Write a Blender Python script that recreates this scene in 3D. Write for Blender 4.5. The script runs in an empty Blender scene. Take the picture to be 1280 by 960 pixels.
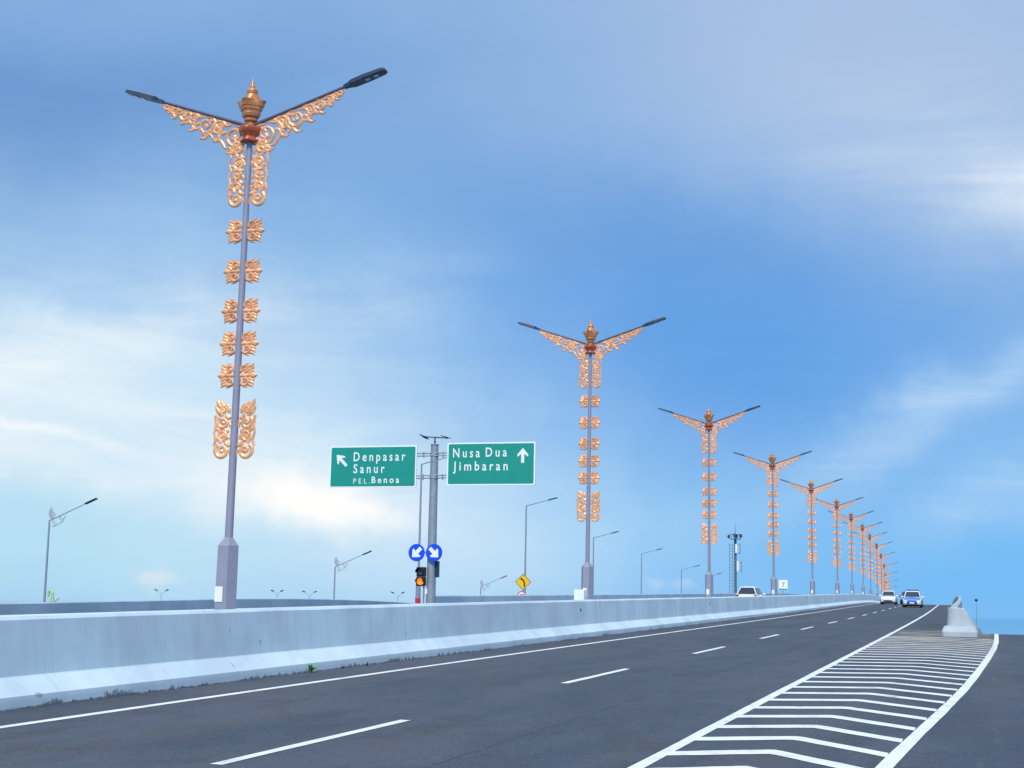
import bpy, bmesh, math, random
from mathutils import Vector, Matrix
random.seed(7)
R = math.radians
S = bpy.context.scene
COL = S.collection

# ---------------------------------------------------------------- camera
cam = bpy.data.cameras.new('camera')
cam.sensor_fit = 'HORIZONTAL'; cam.sensor_width = 36.0
cam.lens = 52.744
cam.clip_start = 0.1; cam.clip_end = 60000
cob = bpy.data.objects.new('camera', cam); COL.objects.link(cob)
CF = Vector((-0.29536, 0.94388, 0.14785)); CR = Vector((0.95504, 0.29587, 0.01905)); CU = Vector((0.02576, -0.14683, 0.98883))
m = Matrix.Identity(4)
for i in range(3):
    m[i][0] = CR[i]; m[i][1] = CU[i]; m[i][2] = -CF[i]
m[2][3] = 1.7
cob.matrix_world = m
S.camera = cob

# ---------------------------------------------------------------- world / sky
SUN_AZ = R(170)      # 0 = +Y (down the road), clockwise: the sun stands behind the viewer, a little to the right
SUN_EL = R(46)
W = bpy.data.worlds.new('World'); S.world = W; W.use_nodes = True
NT = W.node_tree; NT.nodes.clear()

def srgb(r, g, b):
    f = lambda c: (c / 255 / 12.92) if c / 255 <= 0.04045 else ((c / 255 + 0.055) / 1.055) ** 2.4
    return (f(r), f(g), f(b), 1)

class NB:
    """tiny helper that turns arithmetic into shader nodes"""
    def __init__(self, nt): self.nt = nt
    def n(self, t): return self.nt.nodes.new(t)
    def link(self, a, b): self.nt.links.new(a, b)
    def put(self, sock, v):
        if isinstance(v, (int, float)): sock.default_value = v
        elif isinstance(v, (tuple, list)): sock.default_value = v
        else: self.link(v, sock)
    def m(self, op, a, b=None, c=None, clamp=False):
        x = self.n('ShaderNodeMath'); x.operation = op; x.use_clamp = clamp
        self.put(x.inputs[0], a)
        if b is not None: self.put(x.inputs[1], b)
        if c is not None: self.put(x.inputs[2], c)
        return x.outputs[0]
    def mix(self, fac, a, b, blend='MIX'):
        x = self.n('ShaderNodeMix'); x.data_type = 'RGBA'; x.blend_type = blend
        self.put(x.inputs[0], fac); self.put(x.inputs[6], a); self.put(x.inputs[7], b)
        return x.outputs[2]
    def noise(self, vec, scale, detail=4, rough=0.5, dist=0.0):
        x = self.n('ShaderNodeTexNoise'); x.inputs['Scale'].default_value = scale
        x.inputs['Detail'].default_value = detail; x.inputs['Roughness'].default_value = rough
        x.inputs['Distortion'].default_value = dist
        if vec is not None: self.link(vec, x.inputs['Vector'])
        return x.outputs['Fac']
    def mapping(self, vec, scale=(1, 1, 1), rot=(0, 0, 0), loc=(0, 0, 0)):
        x = self.n('ShaderNodeMapping'); x.inputs['Scale'].default_value = scale
        x.inputs['Rotation'].default_value = rot; x.inputs['Location'].default_value = loc
        self.link(vec, x.inputs['Vector']); return x.outputs[0]
    def remap(self, v, a, b, c=0.0, d=1.0, smooth=True):
        x = self.n('ShaderNodeMapRange'); x.interpolation_type = 'SMOOTHSTEP' if smooth else 'LINEAR'
        self.put(x.inputs[0], v); x.inputs[1].default_value = a; x.inputs[2].default_value = b
        x.inputs[3].default_value = c; x.inputs[4].default_value = d
        return x.outputs[0]

def build_sky():
    b = NB(NT)
    tc = b.n('ShaderNodeTexCoord'); d = tc.outputs['Generated']
    sep = b.n('ShaderNodeSeparateXYZ'); b.link(d, sep.inputs[0])
    x, y, z = sep.outputs
    az = b.m('ARCTAN2', x, y)
    el = b.m('ARCSINE', b.m('MINIMUM', b.m('MAXIMUM', z, -1.0), 1.0))
    # slow warp so that nothing has a geometric outline
    n1 = b.m('SUBTRACT', b.noise(d, 5.5, 6, 0.6), 0.5)
    n2 = b.m('SUBTRACT', b.noise(b.mapping(d, loc=(3.1, 1.7, 5.2)), 5.5, 6, 0.6), 0.5)
    azw = b.m('ADD', az, b.m('MULTIPLY', n1, 0.16))
    elw = b.m('ADD', el, b.m('MULTIPLY', n2, 0.09))
    # streaky texture (cirrus): stretched along a slightly tilted direction
    st = b.noise(b.mapping(d, scale=(1.6, 1.6, 9.0), rot=(0.0, R(9), 0)), 3.6, 8, 0.60, 0.6)
    stf = b.remap(st, 0.33, 0.70, 0.25, 1.35)
    sk = b.n('ShaderNodeTexSky'); sk.sky_type = 'NISHITA'; sk.sun_disc = False
    sk.sun_elevation = SUN_EL; sk.sun_rotation = SUN_AZ
    sk.air_density = 1.0; sk.dust_density = 0.6; sk.ozone_density = 2.0
    nis = b.mix(1.0, sk.outputs[0], (0.10, 0.10, 0.10, 1), 'MULTIPLY')
    # clear blue between the clouds
    t = b.remap(el, 0.0, 0.30)
    base = b.mix(t, srgb(112, 187, 247), srgb(108, 168, 229))
    base = b.mix(0.15, base, nis)
    # thin high cloud over the whole dome
    cl = b.noise(b.mapping(d, scale=(1, 1, 2.2), loc=(0.4, 0.2, 0.9)), 1.9, 5, 0.55, 0.3)
    hi = b.m('MULTIPLY', b.remap(cl, 0.34, 0.66), b.remap(el, 0.22, 0.62, 0.12, 0.88))
    col = b.mix(hi, base, srgb(224, 237, 250))
    def px(u, v):   # photograph position -> azimuth / elevation of that piece of sky
        dd = CF * 1875.3 + CR * (u - 640) - CU * (v - 480); dd.normalize()
        return math.atan2(dd.x, dd.y), math.asin(dd.z)
    def blob(col, c, u, v, ru, rv, ang=0, amp=1.0, tex=0.5, p=1.0):
        a0, e0 = px(u, v); s = 1875.3
        da = b.m('SUBTRACT', azw, a0); de = b.m('SUBTRACT', elw, e0)
        ca, sa = math.cos(R(ang)), math.sin(R(ang))
        U = b.m('ADD', b.m('MULTIPLY', da, ca * s / ru), b.m('MULTIPLY', de, sa * s / ru))
        V = b.m('ADD', b.m('MULTIPLY', da, -sa * s / rv), b.m('MULTIPLY', de, ca * s / rv))
        q = b.m('ADD', b.m('MULTIPLY', U, U), b.m('MULTIPLY', V, V))
        if p != 1.0: q = b.m('POWER', q, p)
        k = b.m('EXPONENT', b.m('MULTIPLY', q, -1.0))
        tx = b.m('ADD', b.m('MULTIPLY', stf, tex), 1 - tex)
        k = b.m('MULTIPLY', b.m('MULTIPLY', k, amp), tx, clamp=True)
        return b.mix(k, col, srgb(*c))
    for a in SKY: col = blob(col, *a)
    bg = b.n('ShaderNodeBackground'); bg.inputs['Strength'].default_value = 0.1
    b.link(b.mix(1.0, col, (10, 10, 10, 1), 'MULTIPLY'), bg.inputs['Color'])
    out = b.n('ShaderNodeOutputWorld'); b.link(bg.outputs[0], out.inputs['Surface'])

#      colour            u     v     ru   rv  angle amp  streaks
SKY = [((170, 194, 228), 1040, 30, 640, 235, -16, 1.0, 0.15),
       ((142, 180, 226), 520, 70, 350, 200, 0, 0.8, 0.2),
       ((106, 151, 208), 30, 120, 440, 115, 6, 0.95, 0.25),
       ((134, 176, 224), 60, 10, 280, 45, 4, 0.6, 0.5),
       ((92, 157, 229), 850, 430, 370, 145, -8, 0.95, 0.15),
       ((104, 155, 216), 760, 300, 340, 75, -10, 0.55, 0.4),
       ((150, 194, 236), 330, 330, 260, 130, -10, 0.6, 0.5),
       ((218, 238, 250), -40, 480, 470, 165, -12, 1.1, 0.3),
       ((206, 231, 249), 320, 530, 300, 150, 0, 0.9, 0.35),
       ((184, 225, 244), 90, 690, 520, 105, 0, 0.9, 0.2),
       ((194, 225, 248), 540, 690, 270, 85, 0, 0.8, 0.35),
       ((148, 194, 238), 215, 378, 120, 14, -4, 0.65, 0.4),
       ((238, 248, 252), 110, 430, 300, 40, 14, 0.6, 0.7),
       ((236, 247, 252), 150, 490, 260, 26, -10, 0.5, 0.7),
       ((242, 249, 252), 10, 565, 130, 34, -6, 0.95, 0.8),
       ((248, 252, 253), 40, 526, 150, 9, -8, 0.7, 0.7),
       ((236, 246, 251), 350, 605, 190, 56, -8, 0.85, 0.4),
       ((255, 255, 253), 378, 622, 92, 28, -8, 1.6, 0.3),
       ((206, 225, 245), 1180, 215, 190, 100, -10, 0.5, 0.7),
       ((228, 240, 250), 1268, 240, 70, 50, 0, 0.9, 0.5),
       ((110, 186, 247), 1180, 720, 340, 90, 0, 0.85, 0.1),
       ((182, 215, 247), 1160, 520, 210, 36, 27, 0.85, 0.5),
       ((174, 211, 247), 1240, 632, 120, 44, 14, 0.7, 0.5),
       ((210, 230, 241), 186, 732, 24, 13, 0, 0.95, 0.1, 1.6),
       ((186, 218, 247), 830, 735, 10, 8, 0, 0.5, 0.1, 1.5),
       ((186, 218, 247), 862, 735, 12, 8, 0, 0.5, 0.1, 1.5)]
build_sky()
W.cycles.sampling_method = 'MANUAL'; W.cycles.sample_map_resolution = 256

# ---------------------------------------------------------------- sun, exposure
sl = bpy.data.lights.new('sun', 'SUN'); sl.energy = 3.2; sl.angle = R(18); sl.color = (1.0, 0.975, 0.94)
so = bpy.data.objects.new('sun', sl); COL.objects.link(so)
sd = Vector((math.sin(SUN_AZ) * math.cos(SUN_EL), math.cos(SUN_AZ) * math.cos(SUN_EL), math.sin(SUN_EL)))
so.rotation_euler = sd.to_track_quat('Z', 'Y').to_euler()
vs = S.view_settings
vs.view_transform = 'Standard'; vs.look = 'None'; vs.gamma = 1; vs.exposure = 0.0; vs.use_curve_mapping = False
S.render.resolution_x = 1024; S.render.resolution_y = 768

# ---------------------------------------------------------------- tagging helpers
def tag(o, label=None, cat=None, group=None, kind=None):
    if label: o['label'] = label
    if cat: o['category'] = cat
    if group: o['group'] = group
    if kind: o['kind'] = kind
    return o
def thing(name, label, cat, loc=(0, 0, 0), rz=0.0, group=None):
    o = bpy.data.objects.new(name, None); COL.objects.link(o)
    o.location = loc; o.rotation_euler = (0, 0, rz); o.empty_display_size = 0.2
    return tag(o, label, cat, group)
def children(o): return [c for c in bpy.data.objects if c.parent == o]
def copy_tree(o, parent=None):
    c = o.copy(); COL.objects.link(c); c.parent = parent
    for ch in KIDS.get(o.name, []):
        k = copy_tree(ch, c)
        KIDS.setdefault(c.name, []).append(k)
    return c
KIDS = {}

class MB:
    """collects shapes for ONE mesh object"""
    def __init__(self): self.v = []; self.f = []; self.s = []; self.h = None
    def add(self, vs, fs, smooth=False):
        o = len(self.v); self.v += [tuple(p) for p in vs]
        self.f += [tuple(i + o for i in f) for f in fs]; self.s += [smooth] * len(fs)
        return self
    def box(self, c, s, rz=0.0, rx=0.0, ry=0.0, bev=0.0):
        x, y, z = s[0] / 2, s[1] / 2, s[2] / 2
        M = Matrix.Translation(c) @ Matrix.Rotation(rz, 4, 'Z') @ Matrix.Rotation(ry, 4, 'Y') @ Matrix.Rotation(rx, 4, 'X')
        if bev > 0:
            bm = bmesh.new(); bmesh.ops.create_cube(bm, size=1)
            for v in bm.verts: v.co = Vector((v.co.x * s[0], v.co.y * s[1], v.co.z * s[2]))
            bmesh.ops.bevel(bm, geom=bm.edges[:] + bm.verts[:], offset=bev, segments=2, affect='EDGES', profile=0.5)
            bm.verts.index_update()
            self.add([M @ v.co for v in bm.verts], [[q.index for q in f.verts] for f in bm.faces]); bm.free(); return self
        vs = [(-x, -y, -z), (x, -y, -z), (x, y, -z), (-x, y, -z), (-x, -y, z), (x, -y, z), (x, y, z), (-x, y, z)]
        fs = [(0, 3, 2, 1), (4, 5, 6, 7), (0, 1, 5, 4), (1, 2, 6, 5), (2, 3, 7, 6), (3, 0, 4, 7)]
        return self.add([M @ Vector(p) for p in vs], fs)
    def tube(self, a, b, r0, r1=None, n=10, smooth=True, caps=True):
        a, b = Vector(a), Vector(b); r1 = r0 if r1 is None else r1
        ax = (b - a).normalized(); u = ax.orthogonal().normalized(); w = ax.cross(u)
        vs = []
        for p, r in ((a, r0), (b, r1)):
            for i in range(n):
                t = 2 * math.pi * i / n; vs.append(p + u * (r * math.cos(t)) + w * (r * math.sin(t)))
        self.add(vs, [(i, (i + 1) % n, n + (i + 1) % n, n + i) for i in range(n)], smooth)
        if caps:
            self.add(vs[:n], [tuple(reversed(range(n)))]); self.add(vs[n:], [tuple(range(n))])
        return self
    def pipe(self, pts, r, n=6, r1=None):
        pts = [Vector(p) for p in pts]; k = len(pts)
        for i in range(k - 1):
            ra = r if r1 is None else r + (r1 - r) * i / (k - 1); rb = r if r1 is None else r + (r1 - r) * (i + 1) / (k - 1)
            self.tube(pts[i], pts[i + 1], ra, rb, n)
        return self
    def lathe(self, prof, n=16, c=(0, 0, 0), smooth=True, rot=0.0):
        """prof: (z, r[, k]) ; k = four-fold corner sharpening"""
        vs = []
        for p in prof:
            k = p[2] if len(p) > 2 else 0.0
            for i in range(n):
                t = 2 * math.pi * i / n; rr = p[1] * (1 + k * math.cos(4 * t))
                vs.append((c[0] + rr * math.cos(t + rot), c[1] + rr * math.sin(t + rot), c[2] + p[0]))
        fs = []
        for j in range(len(prof) - 1):
            for i in range(n): fs.append((j * n + i, j * n + (i + 1) % n, (j + 1) * n + (i + 1) % n, (j + 1) * n + i))
        self.add(vs, fs, smooth)
        self.add(vs[:n], [tuple(reversed(range(n)))]); self.add(vs[-n:], [tuple(range(n))])
        return self
    def prism(self, poly, y0, y1):
        """poly in (x,z), extruded along y"""
        n = len(poly)
        a = sum(poly[i][0] * poly[(i + 1) % n][1] - poly[(i + 1) % n][0] * poly[i][1] for i in range(n))
        if a < 0: poly = list(reversed(poly))
        vs = [(p[0], y0, p[1]) for p in poly] + [(p[0], y1, p[1]) for p in poly]
        fs = [tuple(range(n)), tuple(reversed(range(n, 2 * n)))]
        fs += [(i, n + i, n + (i + 1) % n, (i + 1) % n) for i in range(n)]
        return self.add(vs, fs)
    def ribbon(self, pts, ws, t=0.03, y=0.0):
        """carved strip in the xz plane: ridge-sectioned, tapering"""
        n = len(pts); vs = []
        for i in range(n):
            a = Vector(pts[max(i - 1, 0)]); b = Vector(pts[min(i + 1, n - 1)]); d = (b - a)
            d = d.normalized() if d.length > 1e-9 else Vector((1, 0))
            nx, nz = -d.y, d.x; w = ws[i] / 2; x0, z0 = pts[i]; th = t * min(1.0, 0.45 + ws[i] * 9)
            for (s, yy) in ((-1, 0.15), (-0.25, 0.5), (0.25, 0.5), (1, 0.15), (1, -0.15), (0.25, -0.5), (-0.25, -0.5), (-1, -0.15)):
                vs.append((x0 + nx * w * s, y + th * yy, z0 + nz * w * s))
        fs = []
        for i in range(n - 1):
            for k in range(8): fs.append((i * 8 + k, i * 8 + (k + 1) % 8, (i + 1) * 8 + (k + 1) % 8, (i + 1) * 8 + k))
        fs += [tuple(range(8)), tuple(reversed(range((n - 1) * 8, n * 8)))]
        return self.add(vs, fs)
    def curl(self, cx, cz, r, a0, turns=1.35, d=1, w=0.05, t=0.03, n=16, rmin=0.16):
        pts, ws = [], []
        for i in range(n):
            q = i / (n - 1); rr = r * (1 - q) ** 0.8 + r * rmin * q; a = a0 + d * turns * 2 * math.pi * q
            pts.append((cx + (rr - w * 0.4) * math.cos(a), cz + (rr - w * 0.4) * math.sin(a))); ws.append(w * (1.0 - 0.45 * q))
        self.ribbon(pts, ws, t)
        e = pts[-1]; self.knob(e[0], e[1], w * 0.62, t * 1.15); return self
    def knob(self, x, z, r, t):
        n = 7
        vs = [(x, t / 2, z), (x, -t / 2, z)] + [(x + r * math.cos(6.283 * i / n), 0, z + r * math.sin(6.283 * i / n)) for i in range(n)]
        fs = [(0, 2 + (i + 1) % n, 2 + i) for i in range(n)] + [(1, 2 + i, 2 + (i + 1) % n) for i in range(n)]
        return self.add(vs, fs)
    def leaf(self, x0, z0, x1, z1, w, t=0.03, bend=0.0):
        n = 6; pts, ws = [], []
        dx, dz = x1 - x0, z1 - z0
        for i in range(n):
            q = i / (n - 1); s = bend * math.sin(math.pi * q)
            pts.append((x0 + dx * q - dz * s, z0 + dz * q + dx * s)); ws.append(max(0.006, w * math.sin(math.pi * (0.22 + 0.78 * q)) ** 0.8))
        return self.ribbon(pts, ws, t)
    def build(self, name, mat, parent=None):
        me = bpy.data.meshes.new(name); me.from_pydata(self.v, [], self.f)
        me.polygons.foreach_set('use_smooth', self.s)
        if self.h is not None:
            at = me.attributes.new('height', 'FLOAT', 'POINT'); at.data.foreach_set('value', self.h)
        me.materials.append(mat); me.update()
        o = bpy.data.objects.new(name, me); COL.objects.link(o)
        if parent is not None:
            o.parent = parent; KIDS.setdefault(parent.name, []).append(o)
        return o
def mirror_x(mb):
    r = MB(); r.v = [(-x, y, z) for x, y, z in mb.v]; r.f = [tuple(reversed(f)) for f in mb.f]; r.s = list(mb.s); return r

# ---------------------------------------------------------------- materials
MT = {}
def mat(name, col, rough=0.6, metal=0.0, spec=0.5, var=0.0, vscale=3.0, bump=0.0, bscale=40.0, coat=0.0, emit=None):
    M = bpy.data.materials.new(name); M.use_nodes = True; nt = M.node_tree; b = NB(nt)
    p = nt.nodes['Principled BSDF']
    p.inputs['Base Color'].default_value = (*col, 1); p.inputs['Roughness'].default_value = rough
    p.inputs['Metallic'].default_value = metal; p.inputs['Specular IOR Level'].default_value = spec
    if coat: p.inputs['Coat Weight'].default_value = coat; p.inputs['Coat Roughness'].default_value = 0.08
    tc = b.n('ShaderNodeTexCoord')
    if var:
        n = b.noise(tc.outputs['Object'], vscale, 5, 0.6)
        f = b.remap(n, 0.3, 0.7, 1 - var, 1 + var)
        oi = b.n('ShaderNodeObjectInfo'); f = b.m('MULTIPLY', f, b.m('ADD', b.m('MULTIPLY', oi.outputs['Random'], var * 0.7), 1 - var * 0.35))
        x = b.n('ShaderNodeVectorMath'); x.operation = 'SCALE'; x.inputs[0].default_value = col; b.link(f, x.inputs[3])
        b.link(x.outputs[0], p.inputs['Base Color'])
    if bump:
        n = b.noise(tc.outputs['Object'], bscale, 4, 0.6)
        bp = b.n('ShaderNodeBump'); bp.inputs['Strength'].default_value = bump; bp.inputs['Distance'].default_value = 0.01
        b.link(n, bp.inputs['Height']); b.link(bp.outputs[0], p.inputs['Normal'])
    if emit:
        p.inputs['Emission Color'].default_value = (*emit[0], 1); p.inputs['Emission Strength'].default_value = emit[1]
    MT[name] = M; return M

mat('post_paint', (0.29, 0.29, 0.37), 0.45, 0.1, var=0.06)
mat('gold', (0.85, 0.42, 0.205), 0.36, 0.2, var=0.22, vscale=9, bump=0.25, bscale=30)
mat('copper', (0.66, 0.26, 0.10), 0.33, 0.3, var=0.18, vscale=8, bump=0.3, bscale=35)
mat('red_copper', (0.48, 0.11, 0.05), 0.35, 0.3, var=0.15, vscale=8)
mat('arm_metal', (0.12, 0.12, 0.19), 0.4, 0.4)
mat('lamp_dark', (0.018, 0.045, 0.085), 0.4, 0.1)
mat('lamp_top', (0.22, 0.28, 0.34), 0.4, 0.4)
mat('lamp_glass', (0.22, 0.32, 0.45), 0.15)
mat('plate_white', (0.82, 0.82, 0.80), 0.45, var=0.05)
mat('sign_green', (0.0, 0.285, 0.225), 0.6, var=0.04, vscale=1.5)
mat('sign_white', (0.86, 0.9, 0.88), 0.5)
mat('sign_blue', (0.005, 0.075, 0.75), 0.4)
mat('sign_yellow', (0.90, 0.56, 0.01), 0.45)
mat('sign_black', (0.03, 0.012, 0.01), 0.5)
mat('sign_red', (0.65, 0.03, 0.03), 0.45)
mat('galv', (0.36, 0.40, 0.45), 0.42, 0.45, var=0.12, vscale=5)
mat('thin_post', (0.27, 0.33, 0.40), 0.5, 0.2)
mat('silver_orn', (0.45, 0.47, 0.52), 0.45, 0.2)
mat('solar', (0.012, 0.018, 0.05), 0.2)
mat('signal_black', (0.012, 0.012, 0.02), 0.5)
mat('amber', (0.9, 0.25, 0.01), 0.4, emit=((1.0, 0.22, 0.008), 1.1))
mat('dark_lens', (0.05, 0.06, 0.09), 0.25)
mat('car_white', (0.78, 0.79, 0.80), 0.3, coat=0.5)
mat('car_blue', (0.01, 0.17, 0.80), 0.3, coat=0.5)
mat('car_dark', (0.02, 0.03, 0.06), 0.3, coat=0.5)
mat('car_glass', (0.035, 0.05, 0.065), 0.06)
mat('tyre', (0.012, 0.012, 0.012), 0.8)
mat('rim', (0.35, 0.36, 0.38), 0.35, 0.8)
mat('head_lamp', (0.7, 0.74, 0.78), 0.15)
mat('tail_lamp', (0.42, 0.012, 0.012), 0.25)
mat('black_trim', (0.015, 0.015, 0.018), 0.5)
mat('tower_steel', (0.13, 0.20, 0.27), 0.5, 0.3)
mat('weed', (0.19, 0.36, 0.06), 0.6, var=0.3, vscale=30)
mat('dry_weed', (0.06, 0.075, 0.03), 0.7, var=0.3, vscale=30)
mat('boom_green', (0.42, 0.62, 0.30), 0.5)
mat('land', (0.12, 0.13, 0.10), 0.9, var=0.2, vscale=0.05)

def concrete(name, col, moss=True):
    M = bpy.data.materials.new(name); M.use_nodes = True; nt = M.node_tree; b = NB(nt); p = nt.nodes['Principled BSDF']
    p.inputs['Roughness'].default_value = 0.72; p.inputs['Specular IOR Level'].default_value = 0.35
    tc = b.n('ShaderNodeTexCoord'); o = tc.outputs['Object']
    big = b.noise(o, 0.55, 5, 0.6)
    run = b.noise(b.mapping(o, scale=(1.5, 1.5, 0.22)), 2.4, 5, 0.6)
    fine = b.noise(o, 14, 5, 0.65)
    c = b.mix(b.remap(big, 0.32, 0.7), (*[k * 0.86 for k in col], 1), (*[min(k * 1.08, 0.9) for k in col], 1))
    c = b.mix(b.m('MULTIPLY', b.remap(run, 0.46, 0.74), 0.16), c, (0.33, 0.38, 0.43, 1))
    c = b.mix(b.m('MULTIPLY', b.remap(fine, 0.58, 0.75), 0.22), c, (0.38, 0.43, 0.48, 1))
    # tone steps from one formwork panel to the next, thin joint lines between them
    sp = b.n('ShaderNodeSeparateXYZ'); b.link(o, sp.inputs[0])
    pn = b.m('DIVIDE', sp.outputs[1], 2.4); wn = b.n('ShaderNodeTexWhiteNoise'); wn.noise_dimensions = '1D'
    b.link(b.m('FLOOR', pn), wn.inputs['W'])
    c = b.mix(b.m('MULTIPLY', wn.outputs['Value'], 0.13), c, (*[k * 0.62 for k in col], 1))
    fr = b.m('FRACT', pn); ln = b.m('MULTIPLY', b.m('LESS_THAN', fr, 0.006), b.remap(big, 0.35, 0.6, 0.05, 0.35))
    c = b.mix(ln, c, (*[k * 0.5 for k in col], 1))
    # rain streaks running down from the coping
    rs = b.noise(b.mapping(o, scale=(1, 1, 0.05)), 5.5, 4, 0.6)
    c = b.mix(b.m('MULTIPLY', b.remap(rs, 0.54, 0.72), 0.15), c, (*[k * 0.60 for k in col], 1))
    pit = b.noise(o, 3.3, 2, 0.5)
    c = b.mix(b.m('MULTIPLY', b.remap(pit, 0.72, 0.78), 0.5), c, (0.2, 0.21, 0.24, 1))
    if moss:
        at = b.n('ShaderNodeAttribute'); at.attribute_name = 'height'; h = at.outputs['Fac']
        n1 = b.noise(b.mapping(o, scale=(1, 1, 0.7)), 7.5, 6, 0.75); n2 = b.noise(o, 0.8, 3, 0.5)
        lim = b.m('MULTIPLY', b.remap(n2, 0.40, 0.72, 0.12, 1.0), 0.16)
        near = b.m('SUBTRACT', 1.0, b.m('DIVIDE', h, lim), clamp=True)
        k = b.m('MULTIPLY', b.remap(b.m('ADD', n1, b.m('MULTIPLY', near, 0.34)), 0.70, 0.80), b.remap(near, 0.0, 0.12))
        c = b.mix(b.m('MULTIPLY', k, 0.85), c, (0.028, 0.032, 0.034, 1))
        # uneven dark line where the face meets the asphalt
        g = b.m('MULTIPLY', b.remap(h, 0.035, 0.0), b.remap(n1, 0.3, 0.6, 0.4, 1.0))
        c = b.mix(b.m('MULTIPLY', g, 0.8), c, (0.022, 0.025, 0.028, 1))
        # general greying of the kerb face, stronger towards the bottom
        c = b.mix(b.m('MULTIPLY', b.remap(h, 0.17, 0.05), 0.30), c, (0.26, 0.31, 0.36, 1))
    b.link(c, p.inputs['Base Color'])
    bp = b.n('ShaderNodeBump'); bp.inputs['Strength'].default_value = 0.25; bp.inputs['Distance'].default_value = 0.01
    b.link(b.m('ADD', fine, b.m('MULTIPLY', big, 2.0)), bp.inputs['Height']); b.link(bp.outputs[0], p.inputs['Normal'])
    MT[name] = M; return M
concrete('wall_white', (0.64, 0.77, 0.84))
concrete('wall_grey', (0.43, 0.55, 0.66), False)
concrete('nose_grey', (0.44, 0.49, 0.53), False)

def asphalt(name, base, worn=None):
    """asphalt; with worn = paint colour it becomes road paint wearing through to asphalt"""
    M = bpy.data.materials.new(name); M.use_nodes = True; nt = M.node_tree; b = NB(nt); p = nt.nodes['Principled BSDF']
    tc = b.n('ShaderNodeTexCoord'); o = tc.outputs['Object']
    big = b.noise(b.mapping(o, scale=(1.0, 0.28, 1)), 0.45, 5, 0.6, 0.6)
    mid = b.noise(b.mapping(o, scale=(1.0, 0.5, 1)), 1.7, 5, 0.65, 0.5)
    band = b.noise(b.mapping(o, scale=(1.0, 0.02, 1)), 1.1, 3, 0.5)
    fine = b.noise(o, 60, 3, 0.7)
    c = b.mix(b.remap(big, 0.36, 0.62), (base * 0.52, base * 0.80, base * 1.28, 1), (base * 0.98, base * 1.22, base * 1.72, 1))
    c = b.mix(b.m('MULTIPLY', b.remap(mid, 0.47, 0.66), 0.75), c, (base * 0.60, base * 0.70, base * 0.95, 1))
    c = b.mix(b.m('MULTIPLY', b.remap(band, 0.46, 0.64), 0.35), c, (base * 1.25, base * 1.28, base * 1.45, 1))
    c = b.mix(b.m('MULTIPLY', b.remap(fine, 0.55, 0.75), 0.35), c, (base * 1.7, base * 1.9, base * 2.2, 1))
    sep = b.n('ShaderNodeSeparateXYZ'); b.link(o, sep.inputs[0])
    # coarse stone grain, pale scuffs along the lane, dark drips, long narrow seams
    st = b.n('ShaderNodeTexVoronoi'); st.inputs['Scale'].default_value = 55; b.link(o, st.inputs['Vector'])
    sc = b.n('ShaderNodeSeparateColor'); b.link(st.outputs['Color'], sc.inputs[0])
    c = b.mix(b.m('MULTIPLY', b.remap(sc.outputs[0], 0.55, 1.0, 0, 1, False), 0.55), c, (base * 1.9, base * 2.0, base * 2.2, 1))
    c = b.mix(b.m('MULTIPLY', b.remap(sc.outputs[1], 0.6, 1.0, 0, 1, False), 0.45), c, (base * 0.35, base * 0.4, base * 0.5, 1))
    scuff = b.noise(b.mapping(o, scale=(1.6, 0.30, 1), rot=(0, 0, 0.05)), 2.2, 7, 0.7, 0.8)
    c = b.mix(b.m('MULTIPLY', b.remap(scuff, 0.56, 0.74), 0.5), c, (base * 1.75, base * 1.75, base * 1.8, 1))
    warm = b.noise(b.mapping(o, scale=(0.8, 0.22, 1), loc=(7, 3, 0)), 0.9, 5, 0.6, 0.5)
    c = b.mix(b.m('MULTIPLY', b.remap(warm, 0.48, 0.70), 0.18), c, (base * 1.35, base * 1.22, base * 1.18, 1))
    drip = b.noise(b.mapping(o, scale=(1, 0.8, 1), loc=(2, 9, 0)), 3.8, 3, 0.5)
    c = b.mix(b.m('MULTIPLY', b.remap(drip, 0.70, 0.76), 0.5), c, (base * 0.4, base * 0.42, base * 0.5, 1))
    seam = b.m('ABSOLUTE', b.m('ADD', b.m('ADD', sep.outputs[0], 4.72), b.m('MULTIPLY', b.m('SUBTRACT', mid, 0.5), 0.10)))
    c = b.mix(b.m('MULTIPLY', b.m('LESS_THAN', seam, 0.016), 0.55), c, (base * 0.35, base * 0.38, base * 0.45, 1))
    # sand washed in front of the gore nose
    dirt_n = b.noise(b.mapping(o, scale=(0.45, 1.0, 1)), 1.3, 6, 0.65, 0.4)
    yw = b.m('MULTIPLY', b.remap(sep.outputs[1], 34.0, 52.0), b.remap(sep.outputs[1], 66.0, 60.0))
    xw = b.m('MULTIPLY', b.remap(sep.outputs[0], -3.3, -2.8), b.remap(sep.outputs[0], 0.42, 0.2))
    dirt = b.m('MULTIPLY', b.m('MULTIPLY', yw, xw), b.remap(dirt_n, 0.36, 0.58))
    dirtcol = b.mix(b.remap(dirt_n, 0.42, 0.62), (0.17, 0.175, 0.18, 1), (0.40, 0.34, 0.25, 1))
    rough = 0.86
    if worn:
        w1 = b.noise(b.mapping(o, scale=(1, 0.7, 1)), 2.6, 7, 0.72)
        w2 = b.noise(o, 24, 4, 0.7)
        wear = b.m('ADD', b.m('MULTIPLY', w1, 0.7), b.m('MULTIPLY', w2, 0.3))
        k = b.m('MULTIPLY', b.remap(wear, 0.565, 0.65), 0.6)
        pc = b.mix(b.remap(w1, 0.35, 0.65), worn, (*[q * 0.85 for q in worn[:3]], 1))
        c = b.mix(k, pc, c)
        dirt = b.m('MULTIPLY', dirt, 0.75); rough = 0.6
    c = b.mix(b.m('MULTIPLY', dirt, 0.85), c, dirtcol)
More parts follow.
